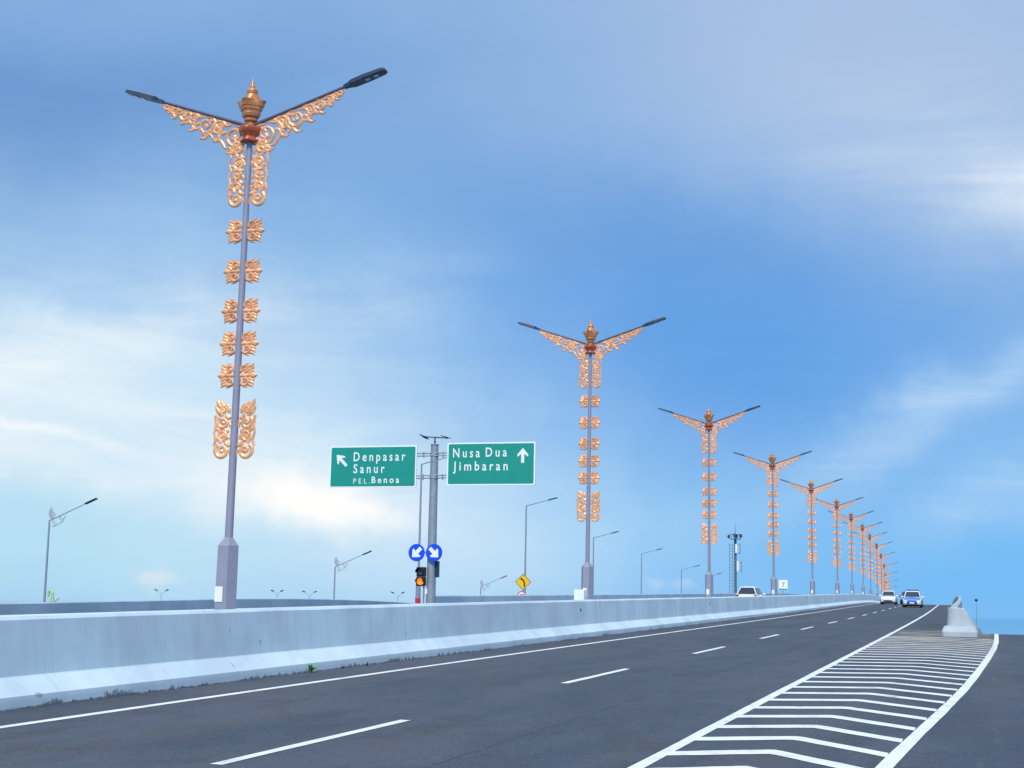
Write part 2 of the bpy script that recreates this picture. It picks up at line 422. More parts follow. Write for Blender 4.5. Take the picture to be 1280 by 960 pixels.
    b.link(c, p.inputs['Base Color']); p.inputs['Roughness'].default_value = rough; p.inputs['Specular IOR Level'].default_value = 0.4
    bp = b.n('ShaderNodeBump'); bp.inputs['Strength'].default_value = 0.35; bp.inputs['Distance'].default_value = 0.006
    b.link(fine, bp.inputs['Height']); b.link(bp.outputs[0], p.inputs['Normal'])
    MT[name] = M; return M
asphalt('asphalt', 0.068)
asphalt('road_paint', 0.068, (0.84, 0.85, 0.84, 1))

def water():
    M = bpy.data.materials.new('sea_water'); M.use_nodes = True; nt = M.node_tree; b = NB(nt); p = nt.nodes['Principled BSDF']
    p.inputs['Base Color'].default_value = (0.03, 0.13, 0.22, 1); p.inputs['Roughness'].default_value = 0.06; p.inputs['IOR'].default_value = 1.33
    tc = b.n('ShaderNodeTexCoord')
    n = b.noise(b.mapping(tc.outputs['Object'], scale=(1, 0.5, 1)), 0.25, 6, 0.6)
    bp = b.n('ShaderNodeBump'); bp.inputs['Strength'].default_value = 0.04; bp.inputs['Distance'].default_value = 0.1
    b.link(n, bp.inputs['Height']); b.link(bp.outputs[0], p.inputs['Normal']); MT['sea_water'] = M
water()

# ---------------------------------------------------------------- road geometry
A1, A2, A3, A4, C2, XF = 0.0221747, -1.10729, 0.832924, -0.219881, -0.557131, -0.006161
def zr(y):
    def f(y):
        t = y / 100; return A1 * y + A2 * t * t + A3 * t ** 3 + A4 * t ** 4
    if y > 285: return f(285) + (f(285) - f(284)) * (y - 285)
    if y < 0: return A1 * y
    return f(y)
def xo(y): return C2 * (max(y, 0) / 100) ** 2 - 0.0165 * max(0.0, y - 270)
def gz(x, y): return zr(y) + XF * x
def lerp(tab, y):
    if y <= tab[0][0]: return tab[0][1]
    for (a, p), (c, q) in zip(tab, tab[1:]):
        if y <= c: return p + (q - p) * (y - a) / (c - a)
    (a, p), (c, q) = tab[-2:]; return q + (q - p) / (c - a) * (y - c)
def frange(a, b, st):
    n = max(1, int(round((b - a) / st))); return [a + (b - a) * i / n for i in range(n + 1)]
NOSE_Y = 57.5
def ramp_z(x, y):      # the exit lane on the right: level with the road, then over a crest and down
    d = max(0.0, y - 57.5)
    drop = 0.0022 * d * d if d < 20 else 0.0022 * 400 + 0.088 * (d - 20)
    return gz(x, y) - drop
def ramp_x(y): return 0.0009 * max(0.0, y - 60) ** 2

def sheet(name, xs, ys, zf, mt, xf=lambda y: 0.0):
    vs, fs = [], []
    for y in ys:
        for x in xs: vs.append((x + xf(y), y, zf(x, y)))
    n = len(xs)
    for j in range(len(ys) - 1):
        for i in range(n - 1): fs.append((j * n + i, j * n + i + 1, (j + 1) * n + i + 1, (j + 1) * n + i))
    mb = MB().add(vs, fs, True); o = mb.build(name, MT[mt]); o['kind'] = 'structure'; return o

# the sea reaches the horizon
SEA = -7.0
sea = MB()
rings = [0, 60, 150, 400, 1000, 2500, 6000, 15000, 40000]
vs = [(0, 0, SEA)]; fs = []
for r in rings[1:]:
    for i in range(48): vs.append((r * math.cos(2 * math.pi * i / 48), r * math.sin(2 * math.pi * i / 48), SEA))
for i in range(48): fs.append((0, 1 + i, 1 + (i + 1) % 48))
for k in range(len(rings) - 2):
    for i in range(48):
        a = 1 + k * 48; fs.append((a + i, a + 48 + i, a + 48 + (i + 1) % 48, a + (i + 1) % 48))
sea.add(vs, fs, True); so_ = sea.build('sea', MT['sea_water']); so_['kind'] = 'structure'

ys_road = frange(-20, 120, 4) + frange(126, 420, 6)
road = sheet('main_road', [-11.05, -8.2, -5, -2, -0.6], ys_road, gz, 'asphalt', xo)
ramp = sheet('exit_ramp', [-0.6, 1.5, 4, 8.0], frange(-20, 40, 4) + frange(42, 130, 2), ramp_z, 'asphalt', lambda y: ramp_x(y) + xo(min(y, 60)))
OUT = [(10, 1.05), (30, 1.42), (37.4, 1.56), (43.9, 1.70), (52.4, 1.88), (58, 1.945), (65.3, 1.95), (71.7, 1.88), (80, 1.55), (95, 0.85), (120, 0.0), (140, -0.6), (170, -0.9), (230, -2.6)]
def slip_z(x, y):
    zo = lerp(OUT, y) - 1.0; zi = gz(-20.6, y) if y < 56 else lerp([(56, gz(-20.6, 56)), (75, lerp(OUT, 75) - 1.0)], min(y, 75)) if y < 75 else zo
    t = max(0.0, min(1.0, (x + 27.0) / 6.4)); return zo + (zi - zo) * t
def slip_x(y): return -7.5 * min(1.0, max(0.0, (y - 62) / 60)) ** 1.6 - 0.035 * max(0, y - 122)
sheet('left_carriageway', [-20.6, -17, -13.4], ys_road, gz, 'asphalt', xo)
sheet('left_slip_road', [-27.3, -24, -20.62], frange(-10, 240, 5), slip_z, 'asphalt', slip_x)
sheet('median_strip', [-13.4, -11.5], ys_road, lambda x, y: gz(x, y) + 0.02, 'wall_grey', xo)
PAR = [(60, 0.0), (95, -1.4), (139, -3.4), (205, -4.2), (300, -4.8)]
sheet('parallel_road', [-66, -57], frange(40, 300, 10), lambda x, y: lerp(PAR, y), 'asphalt', lambda y: -0.02 * (y - 95))
sheet('far_causeway', [-420, -60], [528, 600], lambda x, y: -4.2, 'asphalt')
sheet('land', [-95, -30], [300, 420], lambda x, y: -4.5, 'land')

# ---------------------------------------------------------------- road markings (parts of the road)
def jit(a): return random.uniform(-a, a)
def strip(pts_l, pts_r, name, parent, zf, lift=0.005, xf=xo):
    vs, fs = [], []
    for a, c in zip(pts_l, pts_r):
        for q in (a, c): vs.append((q[0] + xf(q[1]), q[1], zf(*q) + lift))
    for i in range(len(pts_l) - 1): fs.append((2 * i, 2 * i + 1, 2 * i + 3, 2 * i + 2))
    return MB().add(vs, fs).build(name, MT['road_paint'], parent)
def vline(x, y0, y1, w, name, parent, zf, st=1.5, ja=0.006, lift=0.005, xf=xo):
    ys = frange(y0, y1, st)
    return strip([(x - w / 2 + jit(ja), y) for y in ys], [(x + w / 2 + jit(ja), y) for y in ys], name, parent, zf, lift, xf)
vline(-9.93, -20, 400, 0.14, 'edge_line', road, gz)
for k in range(-1, 22):
    y = 12.134 + 11.7003 * k
    vline(-6.444, y, y + 4.6, 0.13, 'lane_dash', road, gz, 0.9)
vline(-2.993, -20, 300, 0.14, 'gore_line', road, gz, 1.2)
GR = [(-20, -1.75), (0, -1.42), (8, -1.15), (14.6, -0.92), (18.66, -0.67), (26.1, -0.27), (38.4, 0.20), (48, 0.50), (60, 0.70), (70, 0.8), (130, 0.9)]
def grx(y):
    # smooth the table a little
    return sum(lerp(GR, y + k) for k in (-4, -2, 0, 2, 4)) / 5
def mixz(x, y): return ramp_z(x, y) if x > -0.6 else gz(x, y)
ys = frange(-20, 128, 1.0)
rampx = lambda y: ramp_x(y) + xo(min(y, 60))
strip([(grx(y) - 0.075 + jit(0.006), y) for y in ys], [(grx(y) + 0.075 + jit(0.006), y) for y in ys], 'gore_line', road, mixz, 0.006, rampx)
for k in range(-4, 27):
    y = 14.82 + 1.475 * k
    ax = -2.02 + 0.0405 * (y - 14.8) * (1.0 if y < 40 else 0.85)
    ya = y + 0.62; rx = grx(y - 0.9) - 0.07; yr = y - 0.62 - 0.0 * k
    L_, R_ = [], []
    xs_ = [-2.93 + (ax + 2.93) * i / 6 for i in range(6)] + [ax - 0.07, ax, ax + 0.07] + [ax + (rx - ax) * i / 7 for i in range(1, 8)]
    for x in xs_:
        q = (x + 2.93) / (ax + 2.93) if x < ax else 1 - (x - ax) / max(rx - ax, 0.1)
        # rounded apex
        yy = (y + (ya - y) * q) if x < ax else (yr + (ya - yr) * q)
        if abs(x - ax) < 0.01: yy -= 0.025
        w = 0.20
        L_.append((x, yy - w + jit(0.012))); R_.append((x, yy + w + jit(0.012)))
    strip(R_, L_, 'chevron_stripe', road, mixz, 0.005)

# ---------------------------------------------------------------- barriers
def sweep(prof, ys, zf, xf=xo, wob=0.0, seed=0, cap=True, base=0.0):
    """prof = [(x, height)], swept along the road"""
    rnd = random.Random(seed); mb = MB(); mb.h = []; n = len(prof); vs = []
    for y in ys:
        wz = rnd.uniform(-wob, wob); wx = rnd.uniform(-wob, wob)
        for (x, hh) in prof:
            k = min(1.0, max(0.0, hh / 0.6))
            vs.append((x + xf(y) + wx * k, y, zf(x, y) + hh + (wz * k if hh > 0.05 else 0))); mb.h.append(max(0.0, hh))
    fs = []
    for j in range(len(ys) - 1):
        for i in range(n - 1): fs.append((j * n + i, j * n + i + 1, (j + 1) * n + i + 1, (j + 1) * n + i))
    if cap: fs += [tuple(range(n)), tuple(reversed(range((len(ys) - 1) * n, len(ys) * n)))]
    mb.add(vs, fs); return mb
B0 = -11.03
MED = [(B0, -0.05), (B0, 0.0), (B0 - 0.006, 0.04), (B0 - 0.012, 0.09), (B0 - 0.02, 0.150), (B0 - 0.032, 0.160), (B0 - 0.24, 0.352), (B0 - 0.251, 0.368),
       (B0 - 0.28, 0.70), (B0 - 0.315, 1.045), (B0 - 0.352, 1.087), (B0 - 0.52, 1.087), (B0 - 0.55, 1.05), (B0 - 0.60, -0.05)]
wall = thing('median_barrier', 'long pale concrete barrier with a bright sloping foot, nearest the viewer', 'barrier', (0, 0, 0))
joints = [-6.0, 46.0] + [46.0 + 23.3 + 25.354 * k for k in range(0, 13)]
for k, (a, c) in enumerate(zip(joints, joints[1:])):
    seg = sweep(MED, frange(a + 0.008, c - 0.008, 1.6), gz, xo, 0.006, 20 + k).build('barrier_segment', MT['wall_white'], wall)
    yh = c - 2.2
    if 30 < yh < 160:
        x = B0 - 0.30 + xo(yh); z = gz(B0, yh) + 0.80
        MB().tube((x - 0.03, yh, z), (x + 0.018, yh, z), 0.055, n=10).build('drain_hole', MT['black_trim'], seg)
def plain_prof(x, h, face=1, w=0.30):
    """vertical faced parapet; face = +1 sloping foot on the +x side, -1 on the -x side"""
    s = face
    return [(x + s * 0.28, -0.05), (x + s * 0.28, 0.12), (x + s * 0.07, 0.32), (x, h - 0.03), (x - s * 0.03, h), (x - s * (w - 0.03), h), (x - s * w, h - 0.03), (x - s * (w + 0.02), -0.05)]
def barrier(name, label, prof, ys, zf, xf, mt, seed=1):
    t = thing(name, label, 'barrier')
    j = ys[::max(1, len(ys) // 12)]
    if j[-1] != ys[-1]: j.append(ys[-1])
    for k in range(len(j) - 1):
        seg = [y for y in ys if j[k] <= y <= j[k + 1]]
        seg[0] += 0.008; seg[-1] -= 0.008
        sweep(prof, seg, zf, xf, 0.004, seed + k).build('barrier_segment', MT[mt], t)
    return t
barrier('median_barrier', 'second concrete barrier just behind the nearest one, only its pale top showing', plain_prof(-13.1, 1.02, -1, 0.30), frange(12, 330, 6), gz, xo, 'wall_white', 60)
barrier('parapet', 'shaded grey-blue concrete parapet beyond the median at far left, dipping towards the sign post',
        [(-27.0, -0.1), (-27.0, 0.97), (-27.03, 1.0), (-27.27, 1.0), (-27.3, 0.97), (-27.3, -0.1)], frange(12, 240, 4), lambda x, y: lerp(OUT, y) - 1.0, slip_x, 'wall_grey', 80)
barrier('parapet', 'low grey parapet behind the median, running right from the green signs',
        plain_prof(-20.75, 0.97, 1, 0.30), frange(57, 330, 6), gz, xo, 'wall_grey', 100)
barrier('parapet', 'narrow concrete parapet receding behind the rounded gore nose',
        [(-0.98, -0.05), (-0.98, 0.1), (-0.92, 0.3), (-0.90, 1.03), (-0.86, 1.07), (-0.70, 1.07), (-0.66, 1.03), (-0.62, -4.0)], frange(58.2, 300, 5), gz, xo, 'nose_grey', 120)

# rounded gore nose
nose = thing('gore_nose', 'rounded concrete nose block where the exit lane splits off', 'barrier', (0, 0, 0))
def loft(rings, closed=True, caps=True, smooth=True):
    mb = MB(); n = len(rings[0]); vs = [p for r in rings for p in r]; fs = []
    for j in range(len(rings) - 1):
        for i in range(n if closed else n - 1): fs.append((j * n + i, j * n + (i + 1) % n, (j + 1) * n + (i + 1) % n, (j + 1) * n + i))
    mb.add(vs, fs, smooth)
    if caps: mb.add(rings[0], [tuple(reversed(range(n)))]); mb.add(rings[-1], [tuple(range(n))])
    return mb
def plan(xl, xr, yf, yb, r, n=8):
    """plan outline: left back -> rounded front -> right back"""
    p = [(xl, yb)]
    for i in range(n + 1):
        t = math.pi + (math.pi / 2) * i / n; p.append((xl + r + r * math.cos(t), yf + r + r * math.sin(t)))
    for i in range(n + 1):
        t = 1.5 * math.pi + (math.pi / 2) * i / n; p.append((xr - r + r * math.cos(t), yf + r + r * math.sin(t)))
    p.append((xr, yb)); return p
NX = xo(57)
zb = gz(-0.6, 56.4)
fp = plan(-1.20 + NX, 0.02 + NX, 55.4, 58.6, 0.14, 3); fq = plan(-1.12 + NX, -0.06 + NX, 55.55, 58.6, 0.14, 3)
lowr = [[(x, y, zb - 0.4) for x, y in fp], [(x, y, zb + 0.14) for x, y in fp], [(x, y, zb + 0.18) for x, y in plan(-1.19 + NX, 0.01 + NX, 55.42, 58.6, 0.14, 3)], [(x, y, zb + 0.34) for x, y in fq], [(x, y, zb + 0.36) for x, y in plan(-1.05 + NX, -0.14 + NX, 55.7, 58.6, 0.12, 3)]]
loft(lowr, smooth=False).build('foot', MT['nose_grey'], nose)
def ntop(x):   # the right shoulder slopes down with the ramp
    q = (x - NX + 0.46) / 0.40
    return 1.0 - min(1.0, max(0.0, q)) ** 1.25 * 0.60
ring0 = plan(-1.02 + NX, -0.02 + NX, 55.85, 58.8, 0.36); ring1 = plan(-0.99 + NX, -0.06 + NX, 55.93, 58.8, 0.36); ring2 = plan(-0.96 + NX, -0.10 + NX, 55.97, 58.8, 0.33)
loft([[(x, y, zb + 0.33) for x, y in ring0], [(x, y, zb + 0.33 + (ntop(x) - 0.36) * 0.5) for x, y in [((a[0] + c[0]) / 2, (a[1] + c[1]) / 2) for a, c in zip(ring0, ring1)]],
      [(x, y, zb + ntop(x) - 0.03) for x, y in ring1], [(x, y, zb + ntop(x)) for x, y in ring2]], smooth=False).build('body', MT['nose_grey'], nose)
# low kerb of the ramp behind the nose
barrier('kerb', 'low concrete kerb along the exit ramp behind the gore nose', [(0.02, -0.05), (0.0, 0.25), (-0.03, 0.28), (-0.22, 0.28), (-0.25, -1.5)], frange(58.8, 128, 4), ramp_z, lambda y: ramp_x(y) + NX, 'nose_grey', 140)

# ---------------------------------------------------------------- ornate street lamps
FIN, RED, LO, PT, TZ, HW = 10.544, 9.338, 3.605, 2.271, 10.4845, 2.581
def arm_z(x): return 9.63 + (TZ - 9.63) * (x - 0.0) / HW
def make_lamp():
    t = thing('street_lamp', '', 'street lamp', (0, 0, 0))
    hexr = lambda r, a0: [(r * math.cos(R(a0 + 60 * i)), r * math.sin(R(a0 + 60 * i))) for i in range(6)]
    A0 = -61
    rings = [[(x, y, 0.0) for x, y in hexr(0.215, A0)], [(x, y, 2.13) for x, y in hexr(0.20, A0)], [(x, y, PT) for x, y in hexr(0.085, A0)]]
    ped = loft(rings, smooth=False).build('pedestal', MT['post_paint'], t)
    # white plate on the face towards the traffic
    a = R(A0 - 30); c = Vector((math.cos(a), math.sin(a), 0)) * (0.2135 * math.cos(R(30)) + 0.004)
    tg = Vector((math.sin(a), -math.cos(a), 0)) * 0.035
    MB().box((c.x + tg.x, c.y + tg.y, 1.30), (0.15, 0.006, 0.26), rz=a + math.pi / 2).build('number_plate', MT['plate_white'], ped)
    MB().tube((0, 0, PT - 0.03), (0, 0, RED + 0.02), 0.072, 0.050, 14).build('pole', MT['post_paint'], t)
    MB().lathe([(RED, .165, .1), (RED + .03, .175, .12), (RED + .06, .13, .08), (RED + .10, .125, .06), (RED + .15, .175, .1), (RED + .23, .205, .12), (RED + .265, .195, .1), (RED + .28, .15), (RED + .30, .10)], 24).build('hub', MT['red_copper'], t)
    z = FIN - 10.545
    MB().lathe([(9.60, .08), (9.71, .08), (9.725, .12, .05), (9.77, .125, .06), (9.78, .105, .05), (9.80, .15, .07), (9.85, .165, .08), (9.86, .165, .07), (9.91, .172, .08), (9.92, .19, .08), (9.97, .2, .1), (9.98, .212, .12), (10.03, .222, .14), (10.085, .236, .2), (10.06, .18, .1),
               (10.10, .175, .1), (10.11, .15, .08), (10.16, .14, .07), (10.16, .13, .04), (10.21, .12, .03), (10.225, .085), (10.25, .095), (10.29, .10), (10.325, .085), (10.345, .05), (10.37, .052), (10.385, .036), (10.46, .022), (10.545, .003)], 40, (0, 0, z), smooth=False).build('finial', MT['copper'], t)
    # scrollwork under an arm (right side; mirrored for the left)
    def depth(x): return lerp([(0.10, .62), (.44, .53), (.57, .44), (.9, .37), (1.45, .22), (1.82, .07)], x)
    a = MB(); x = 0.30; d = 1
    while x < 1.72:
        r = depth(x) * (0.42 if x < 0.8 else 0.50); cz = arm_z(x) - 0.03 - r * 0.98
        w = 0.085 - 0.034 * (x / 1.8)
        a.curl(x, cz, r, R(200 if d > 0 else 160), 1.35, d, w, 0.04, 18, 0.2)
        xl = x + r * 0.85
        a.leaf(xl - 0.04, arm_z(xl) - 0.06, xl + 0.05, arm_z(xl) - depth(xl) * 0.98, w * 1.15, 0.036, 0.3 * d)
        a.leaf(x - r * 0.3, cz - r * 0.75, x + r * 0.85, cz - r * 1.16, w, 0.034, -0.3)
        a.leaf(x - r * 0.9, cz - r * 0.5, x - r * 0.2, cz - r * 1.1, w, 0.034, 0.3)
        a.leaf(x - r * 0.6, cz + r * 0.35, x + r * 0.15, cz + r * 0.05, w * 0.9, 0.034, 0.3)
        a.leaf(x + r * 0.4, cz + r * 0.9, x + r * 1.25, arm_z(x + r) - 0.075, w * 0.8, 0.034, -0.1)
        a.leaf(x - r * 0.9, cz + r * 0.72, x - r * 0.1, cz + r * 0.70, w * 0.8, 0.034, 0.1)
        x += r * 1.42; d = -d
    pts, ws = [], []
    for k in range(30):
        xx = 0.34 + (1.80 - 0.34) * k / 29; pts.append((xx, arm_z(xx) - depth(xx) + 0.035 * math.sin(k * 1.5))); ws.append(0.052 + 0.02 * math.sin(k * 2.1))
    a.ribbon(pts, ws, 0.034)
    a.ribbon([(0.12 + 1.68 * k / 6, arm_z(0.12 + 1.68 * k / 6) - 0.045) for k in range(7)], [0.03] * 7, 0.028)
    # scrollwork down the pole: alternating S-curls, no frame
    def stack(mb, items, w=0.075):
        for (cz, cx, r, a0, dd) in items:
            mb.curl(cx, cz, r, R(a0), 1.4, dd, w, 0.042, 20, 0.22)
            mb.leaf(cx + 0.03, cz + r * 0.75, cx + r * 1.0, cz + r * 1.22, w * 1.15, 0.036, 0.3)
            mb.leaf(cx - r * 0.95, cz + r * 0.55, cx - r * 0.35, cz + r * 1.25, w * 1.1, 0.036, -0.3)
            mb.leaf(cx - r * 0.45, cz - r * 0.25, cx + r * 0.25, cz + r * 0.35, w * 0.8, 0.034, 0.25)
            mb.leaf(cx - r * 1.0, cz - r * 0.6, cx - r * 0.6, cz + r * 0.1, w * 0.7, 0.034, 0.2)
    p = MB()
    stack(p, [(9.23, .25, .15, 60, 1), (8.97, .205, .135, 250, -1), (8.735, .225, .135, 60, 1), (8.515, .205, .125, 300, 1), (8.285, .215, .170, 50, -1)])
    p.ribbon([(.40, 9.22), (.36, 9.08), (.385, 8.95), (.345, 8.82), (.375, 8.70), (.345, 8.58), (.375, 8.46), (.36, 8.36)], [.03, .05, .04, .055, .045, .055, .05, .05], 0.036)
    p.leaf(.30, 9.35, .44, 9.20, .10, .036, -.2)
    for zz in (8.30, 8.52, 8.97): p.box((.065, 0, zz), (.06, .02, .03))
    # rosette half: two round curls at the pole, leaf points outwards
    q = MB()
    for s in (1, -1):
        q.curl(.152, s * .100, .108, R(200), 1.3, -s, 0.056, 0.07, 20, 0.22)
        q.leaf(.225, s * .03, .335, s * .075, .085, 0.04, 0.2 * s)
        q.leaf(.225, s * .10, .318, s * .165, .085, 0.04, -0.1 * s)
        q.leaf(.19, s * .165, .315, s * .220, .062, 0.04, -0.2 * s)
        q.leaf(.13, s * .195, .215, s * .222, .045, 0.04, -0.1 * s)
        q.knob(.255, s * .062, .036, 0.065)
    q.ribbon([(.04, 0), (.13, 0), (.24, 0)], [.06, .075, .05], .045); q.ribbon([(.045, -.12), (.06, -.05), (.06, .05), (.045, .12)], [.02, .04, .04, .02], .03); q.leaf(.235, 0, .385, 0, .12, 0.055); q.knob(.218, 0, .034, 0.075)
    q.prism([(.20, .02), (.215, .13), (.26, .165), (.31, .10), (.33, 0), (.31, -.10), (.26, -.165), (.215, -.13), (.20, -.02)], -0.006, 0.006)
    # tall panel half low on the pole
    l = MB()
    stack(l, [(3.775, .225, .172, 50, -1), (4.045, .235, .125, 260, -1), (4.27, .225, .145, 50, -1), (4.49, .225, .105, 200, -1)], 0.08)
    l.ribbon([(.385, 4.40), (.36, 4.25), (.39, 4.10), (.355, 3.98), (.385, 3.86)], [.05, .055, .045, .055, .05], 0.036)
    l.leaf(.22, 4.50, .37, 4.69, .11, .038, -.1); l.leaf(.16, 4.50, .28, 4.66, .085, .036, -.1); l.leaf(.11, 4.46, .17, 4.60, .075, .036)
    l.leaf(.27, 4.40, .395, 4.56, .10, .036); l.leaf(.28, 4.10, .39, 4.17, .08, .036, .2)
    for zz in (3.78, 4.05, 4.28): l.box((.065, 0, zz), (.06, .02, .03))
    for s in (1, -1):
        f = (lambda mb: mb) if s > 0 else mirror_x
        armb = MB().tube((s * 0.04, 0, arm_z(0.04)), (s * 1.90, 0, arm_z(1.90)), 0.034, 0.026, 8)
        armb.build('arm', MT['arm_metal'], t)
        f(a).build('arm_scroll', MT['gold'], t)
        f(p).build('pole_scroll', MT['gold'], t)
        f(l).build('lower_scroll_panel', MT['gold'], t)
        # luminaire
        ang = math.atan2(arm_z(1) - arm_z(0), 1.0)
        def lp(u, v, w): return (s * (1.80 + u * math.cos(ang) - w * math.sin(ang)), v, arm_z(1.80) + u * math.sin(ang) + w * math.cos(ang))
        Lh = (HW - 1.80) / math.cos(ang)
        secs = [(0.0, .04, -.03, .03), (0.10, .06, -.034, .034), (0.18, .115, -.034, .038), (Lh * .55, .13, -.034, .034), (Lh * .93, .118, -.032, .022), (Lh, .075, -.028, .008)]
        rings = [[lp(u, -w, b_), lp(u, w, b_), lp(u, w * .9, t_), lp(u, -w * .9, t_)] for (u, w, b_, t_) in secs]
        if s < 0: rings = [list(reversed(r)) for r in rings]
        hd = loft(rings, smooth=False).build('luminaire', MT['lamp_dark'], t)
        cv = [[lp(u, -w * .82, t_ + .004), lp(u, w * .82, t_ + .004), lp(u, w * .6, t_ + .018), lp(u, -w * .6, t_ + .018)] for (u, w, b_, t_) in secs[2:5]]
        if s < 0: cv = [list(reversed(r)) for r in cv]
        loft(cv, smooth=False).build('top_cover', MT['lamp_top'], hd)
        for u in (Lh * .50, Lh * .70):
            g = [[lp(u + e, -w, -.037 - k) for (e, w) in ((0, .05), (.09, .05), (.09, -.05), (0, -.05))] for k in (0, .006)]
            if s > 0: g = [list(reversed(r)) for r in g]
            loft(g, smooth=False).build('lens', MT['lamp_glass'], hd)
        for zz in (7.70, 6.97, 6.255, 5.67, 5.10):
            ro = f(q).build('rosette', MT['gold'], t); ro.location = (0, 0, zz)
    return t
lamp0 = make_lamp()
ORD = ['nearest', 'second', 'third', 'fourth', 'fifth', 'sixth', 'seventh', 'eighth', 'ninth', 'tenth', 'eleventh', 'twelfth', 'thirteenth', 'fourteenth', 'fifteenth']
DX = {2: -.12, 4: .14, 5: .24, 6: .09, 8: -.17, 9: -.17, 10: -.19}
LEAN = {0: .0075, 2: -.002, 3: -.006, 4: -.004}
for i in range(15):
    o = lamp0 if i == 0 else copy_tree(lamp0)
    y = 23.40 + 25.354 * i; x = -12.378
    o.location = (x + xo(y) + DX.get(i, 0), y, gz(x, y))
    o.rotation_euler = (random.uniform(-.002, .002), LEAN.get(i, random.uniform(-.004, .004)), random.uniform(-.03, .03) if i else 0)
    extra = {}.get(i, '')
    o['label'] = 'two-armed median lamp with golden scrollwork, %s in the row from the viewer%s' % (ORD[i], extra)
    o['group'] = 'ornate golden lamps along the median'
# white junction box beside the second lamp
jb = thing('junction_box', 'white metal box on the median beside the second ornate lamp', 'box', (-12.42, 48.0, gz(-12.4, 48.0)))
MB().box((0.02, -0.55, 0.72), (0.34, 0.30, 1.30), bev=0.012).build('cabinet', MT['plate_white'], jb)
MB().box((0.02, -0.706, 0.72), (0.28, 0.008, 1.18)).build('door', MT['plate_white'], jb)
MB().box((0.02, -0.55, 0.05), (0.36, 0.32, 0.10)).build('plinth', MT['wall_grey'], jb)

# ---------------------------------------------------------------- green direction signs
def text_mesh(name, s, size, loc, mt, parent, spacing=1.0, bold=0.0, width=None, rx=90):
    cu = bpy.data.curves.new(name, 'FONT'); cu.body = s; cu.size = size; cu.space_character = spacing; cu.offset = bold; cu.extrude = 0.002; cu.resolution_u = 3
    ob = bpy.data.objects.new(name, cu); COL.objects.link(ob)
    dg = bpy.context.evaluated_depsgraph_get(); me = bpy.data.meshes.new_from_object(ob.evaluated_get(dg))
    bpy.data.objects.remove(ob); bpy.data.curves.remove(cu)
    xs = [v.co.x for v in me.vertices]; x0, x1 = min(xs), max(xs)
    k = 1.0 if width is None else width / (x1 - x0)
    co = [((v.co.x - x0) * k, -v.co.z, v.co.y) for v in me.vertices]
    # one object per letter: islands that overlap in x (the dot of an i) stay together
    par = list(range(len(co)))
    def find(i):
        while par[i] != i: par[i] = par[par[i]]; i = par[i]
        return i
    for p in me.polygons:
        for v in p.vertices[1:]: par[find(v)] = find(p.vertices[0])
    isl = {}
    for i in range(len(co)): isl.setdefault(find(i), []).append(i)
    its = sorted([[min(co[i][0] for i in g), max(co[i][0] for i in g), g] for g in isl.values()], key=lambda q: q[0])
    let = []
    for it in its:
        if let and min(it[1], let[-1][1]) - max(it[0], let[-1][0]) > 0.4 * min(it[1] - it[0], let[-1][1] - let[-1][0]):
            let[-1][1] = max(let[-1][1], it[1]); let[-1][2] = let[-1][2] + it[2]
        else: let.append(it)
    for (_, _, g) in let:
        gs = set(g); idx = {v: n for n, v in enumerate(g)}
        mb = MB(); mb.add([co[v] for v in g], [[idx[v] for v in p.vertices] for p in me.polygons if p.vertices[0] in gs])
        o = mb.build('letter', mt, parent); o.location = loc
    bpy.data.meshes.remove(me)
def rrect(x0, x1, z0, z1, r, n=4):
    p = []
    for cx, cz, a in ((x1 - r, z1 - r, 0), (x0 + r, z1 - r, 90), (x0 + r, z0 + r, 180), (x1 - r, z0 + r, 270)):
        for i in range(n + 1): t = R(a + 90 * i / n); p.append((cx + r * math.cos(t), cz + r * math.sin(t)))
    return p
SX, SY = -20.12, 54.42
SG = gz(SX, SY)
sp = thing('sign_post', 'grey steel mast between the two green direction signs, solar panel on top', 'sign post', (SX, SY, SG))
def sz(z): return z - SG
mast = MB().tube((0, 0, 0), (0.0, 0, sz(7.90)), 0.19, 0.148, 18).build('mast', MT['galv'], sp)
mast.rotation_euler = (0, 0.0, 0)
MB().tube((0, 0, sz(7.90)), (0, 0, sz(7.94)), 0.165, n=18).build('cap', MT['galv'], sp)
MB().tube((0, 0, sz(7.94)), (0, 0, sz(8.18)), 0.028, n=8).tube((0, 0, sz(8.02)), (0, 0, sz(8.06)), 0.06, 0.035, n=8).build('panel_bracket', MT['galv'], sp)
MB().box((0.0, 0, sz(8.205)), (0.86, 0.60, 0.035), rx=R(4), ry=R(4)).box((-0.44, -0.02, sz(8.235)), (0.26, 0.50, 0.03), ry=R(34)).box((0.44, 0.0, sz(8.215)), (0.26, 0.50, 0.03), ry=R(14)).build('solar_panel', MT['solar'], sp)
for z in (7.52, 6.655):
    for dz in (0.05, -0.05):
        MB().tube((-0.72, -0.14, sz(z + dz)), (0.72, -0.14, sz(z + dz + 0.02)), 0.024, n=8).build('bracket_tube', MT['galv'], sp)
    for s in (-1, 1):
        MB().box((s * 0.40, -0.14, sz(z)), (0.05, 0.06, 0.22)).build('clamp', MT['galv'], sp)
MB().tube((0, 0, sz(7.47)), (0, 0, sz(7.57)), 0.172, n=18).tube((0, 0, sz(6.60)), (0, 0, sz(6.70)), 0.178, n=18).build('collar', MT['galv'], sp)
MB().box((0.20, 0.03, sz(3.13)), (0.16, 0.22, 0.62), bev=0.01).build('control_box', MT['lamp_dark'], sp)
MB().box((-0.14, -0.16, sz(2.28)), (0.10, 0.02, 0.20)).build('sticker', MT['plate_white'], sp)
MB().box((0, 0, 0.02), (0.6, 0.6, 0.04)).build('base_plate', MT['galv'], sp)
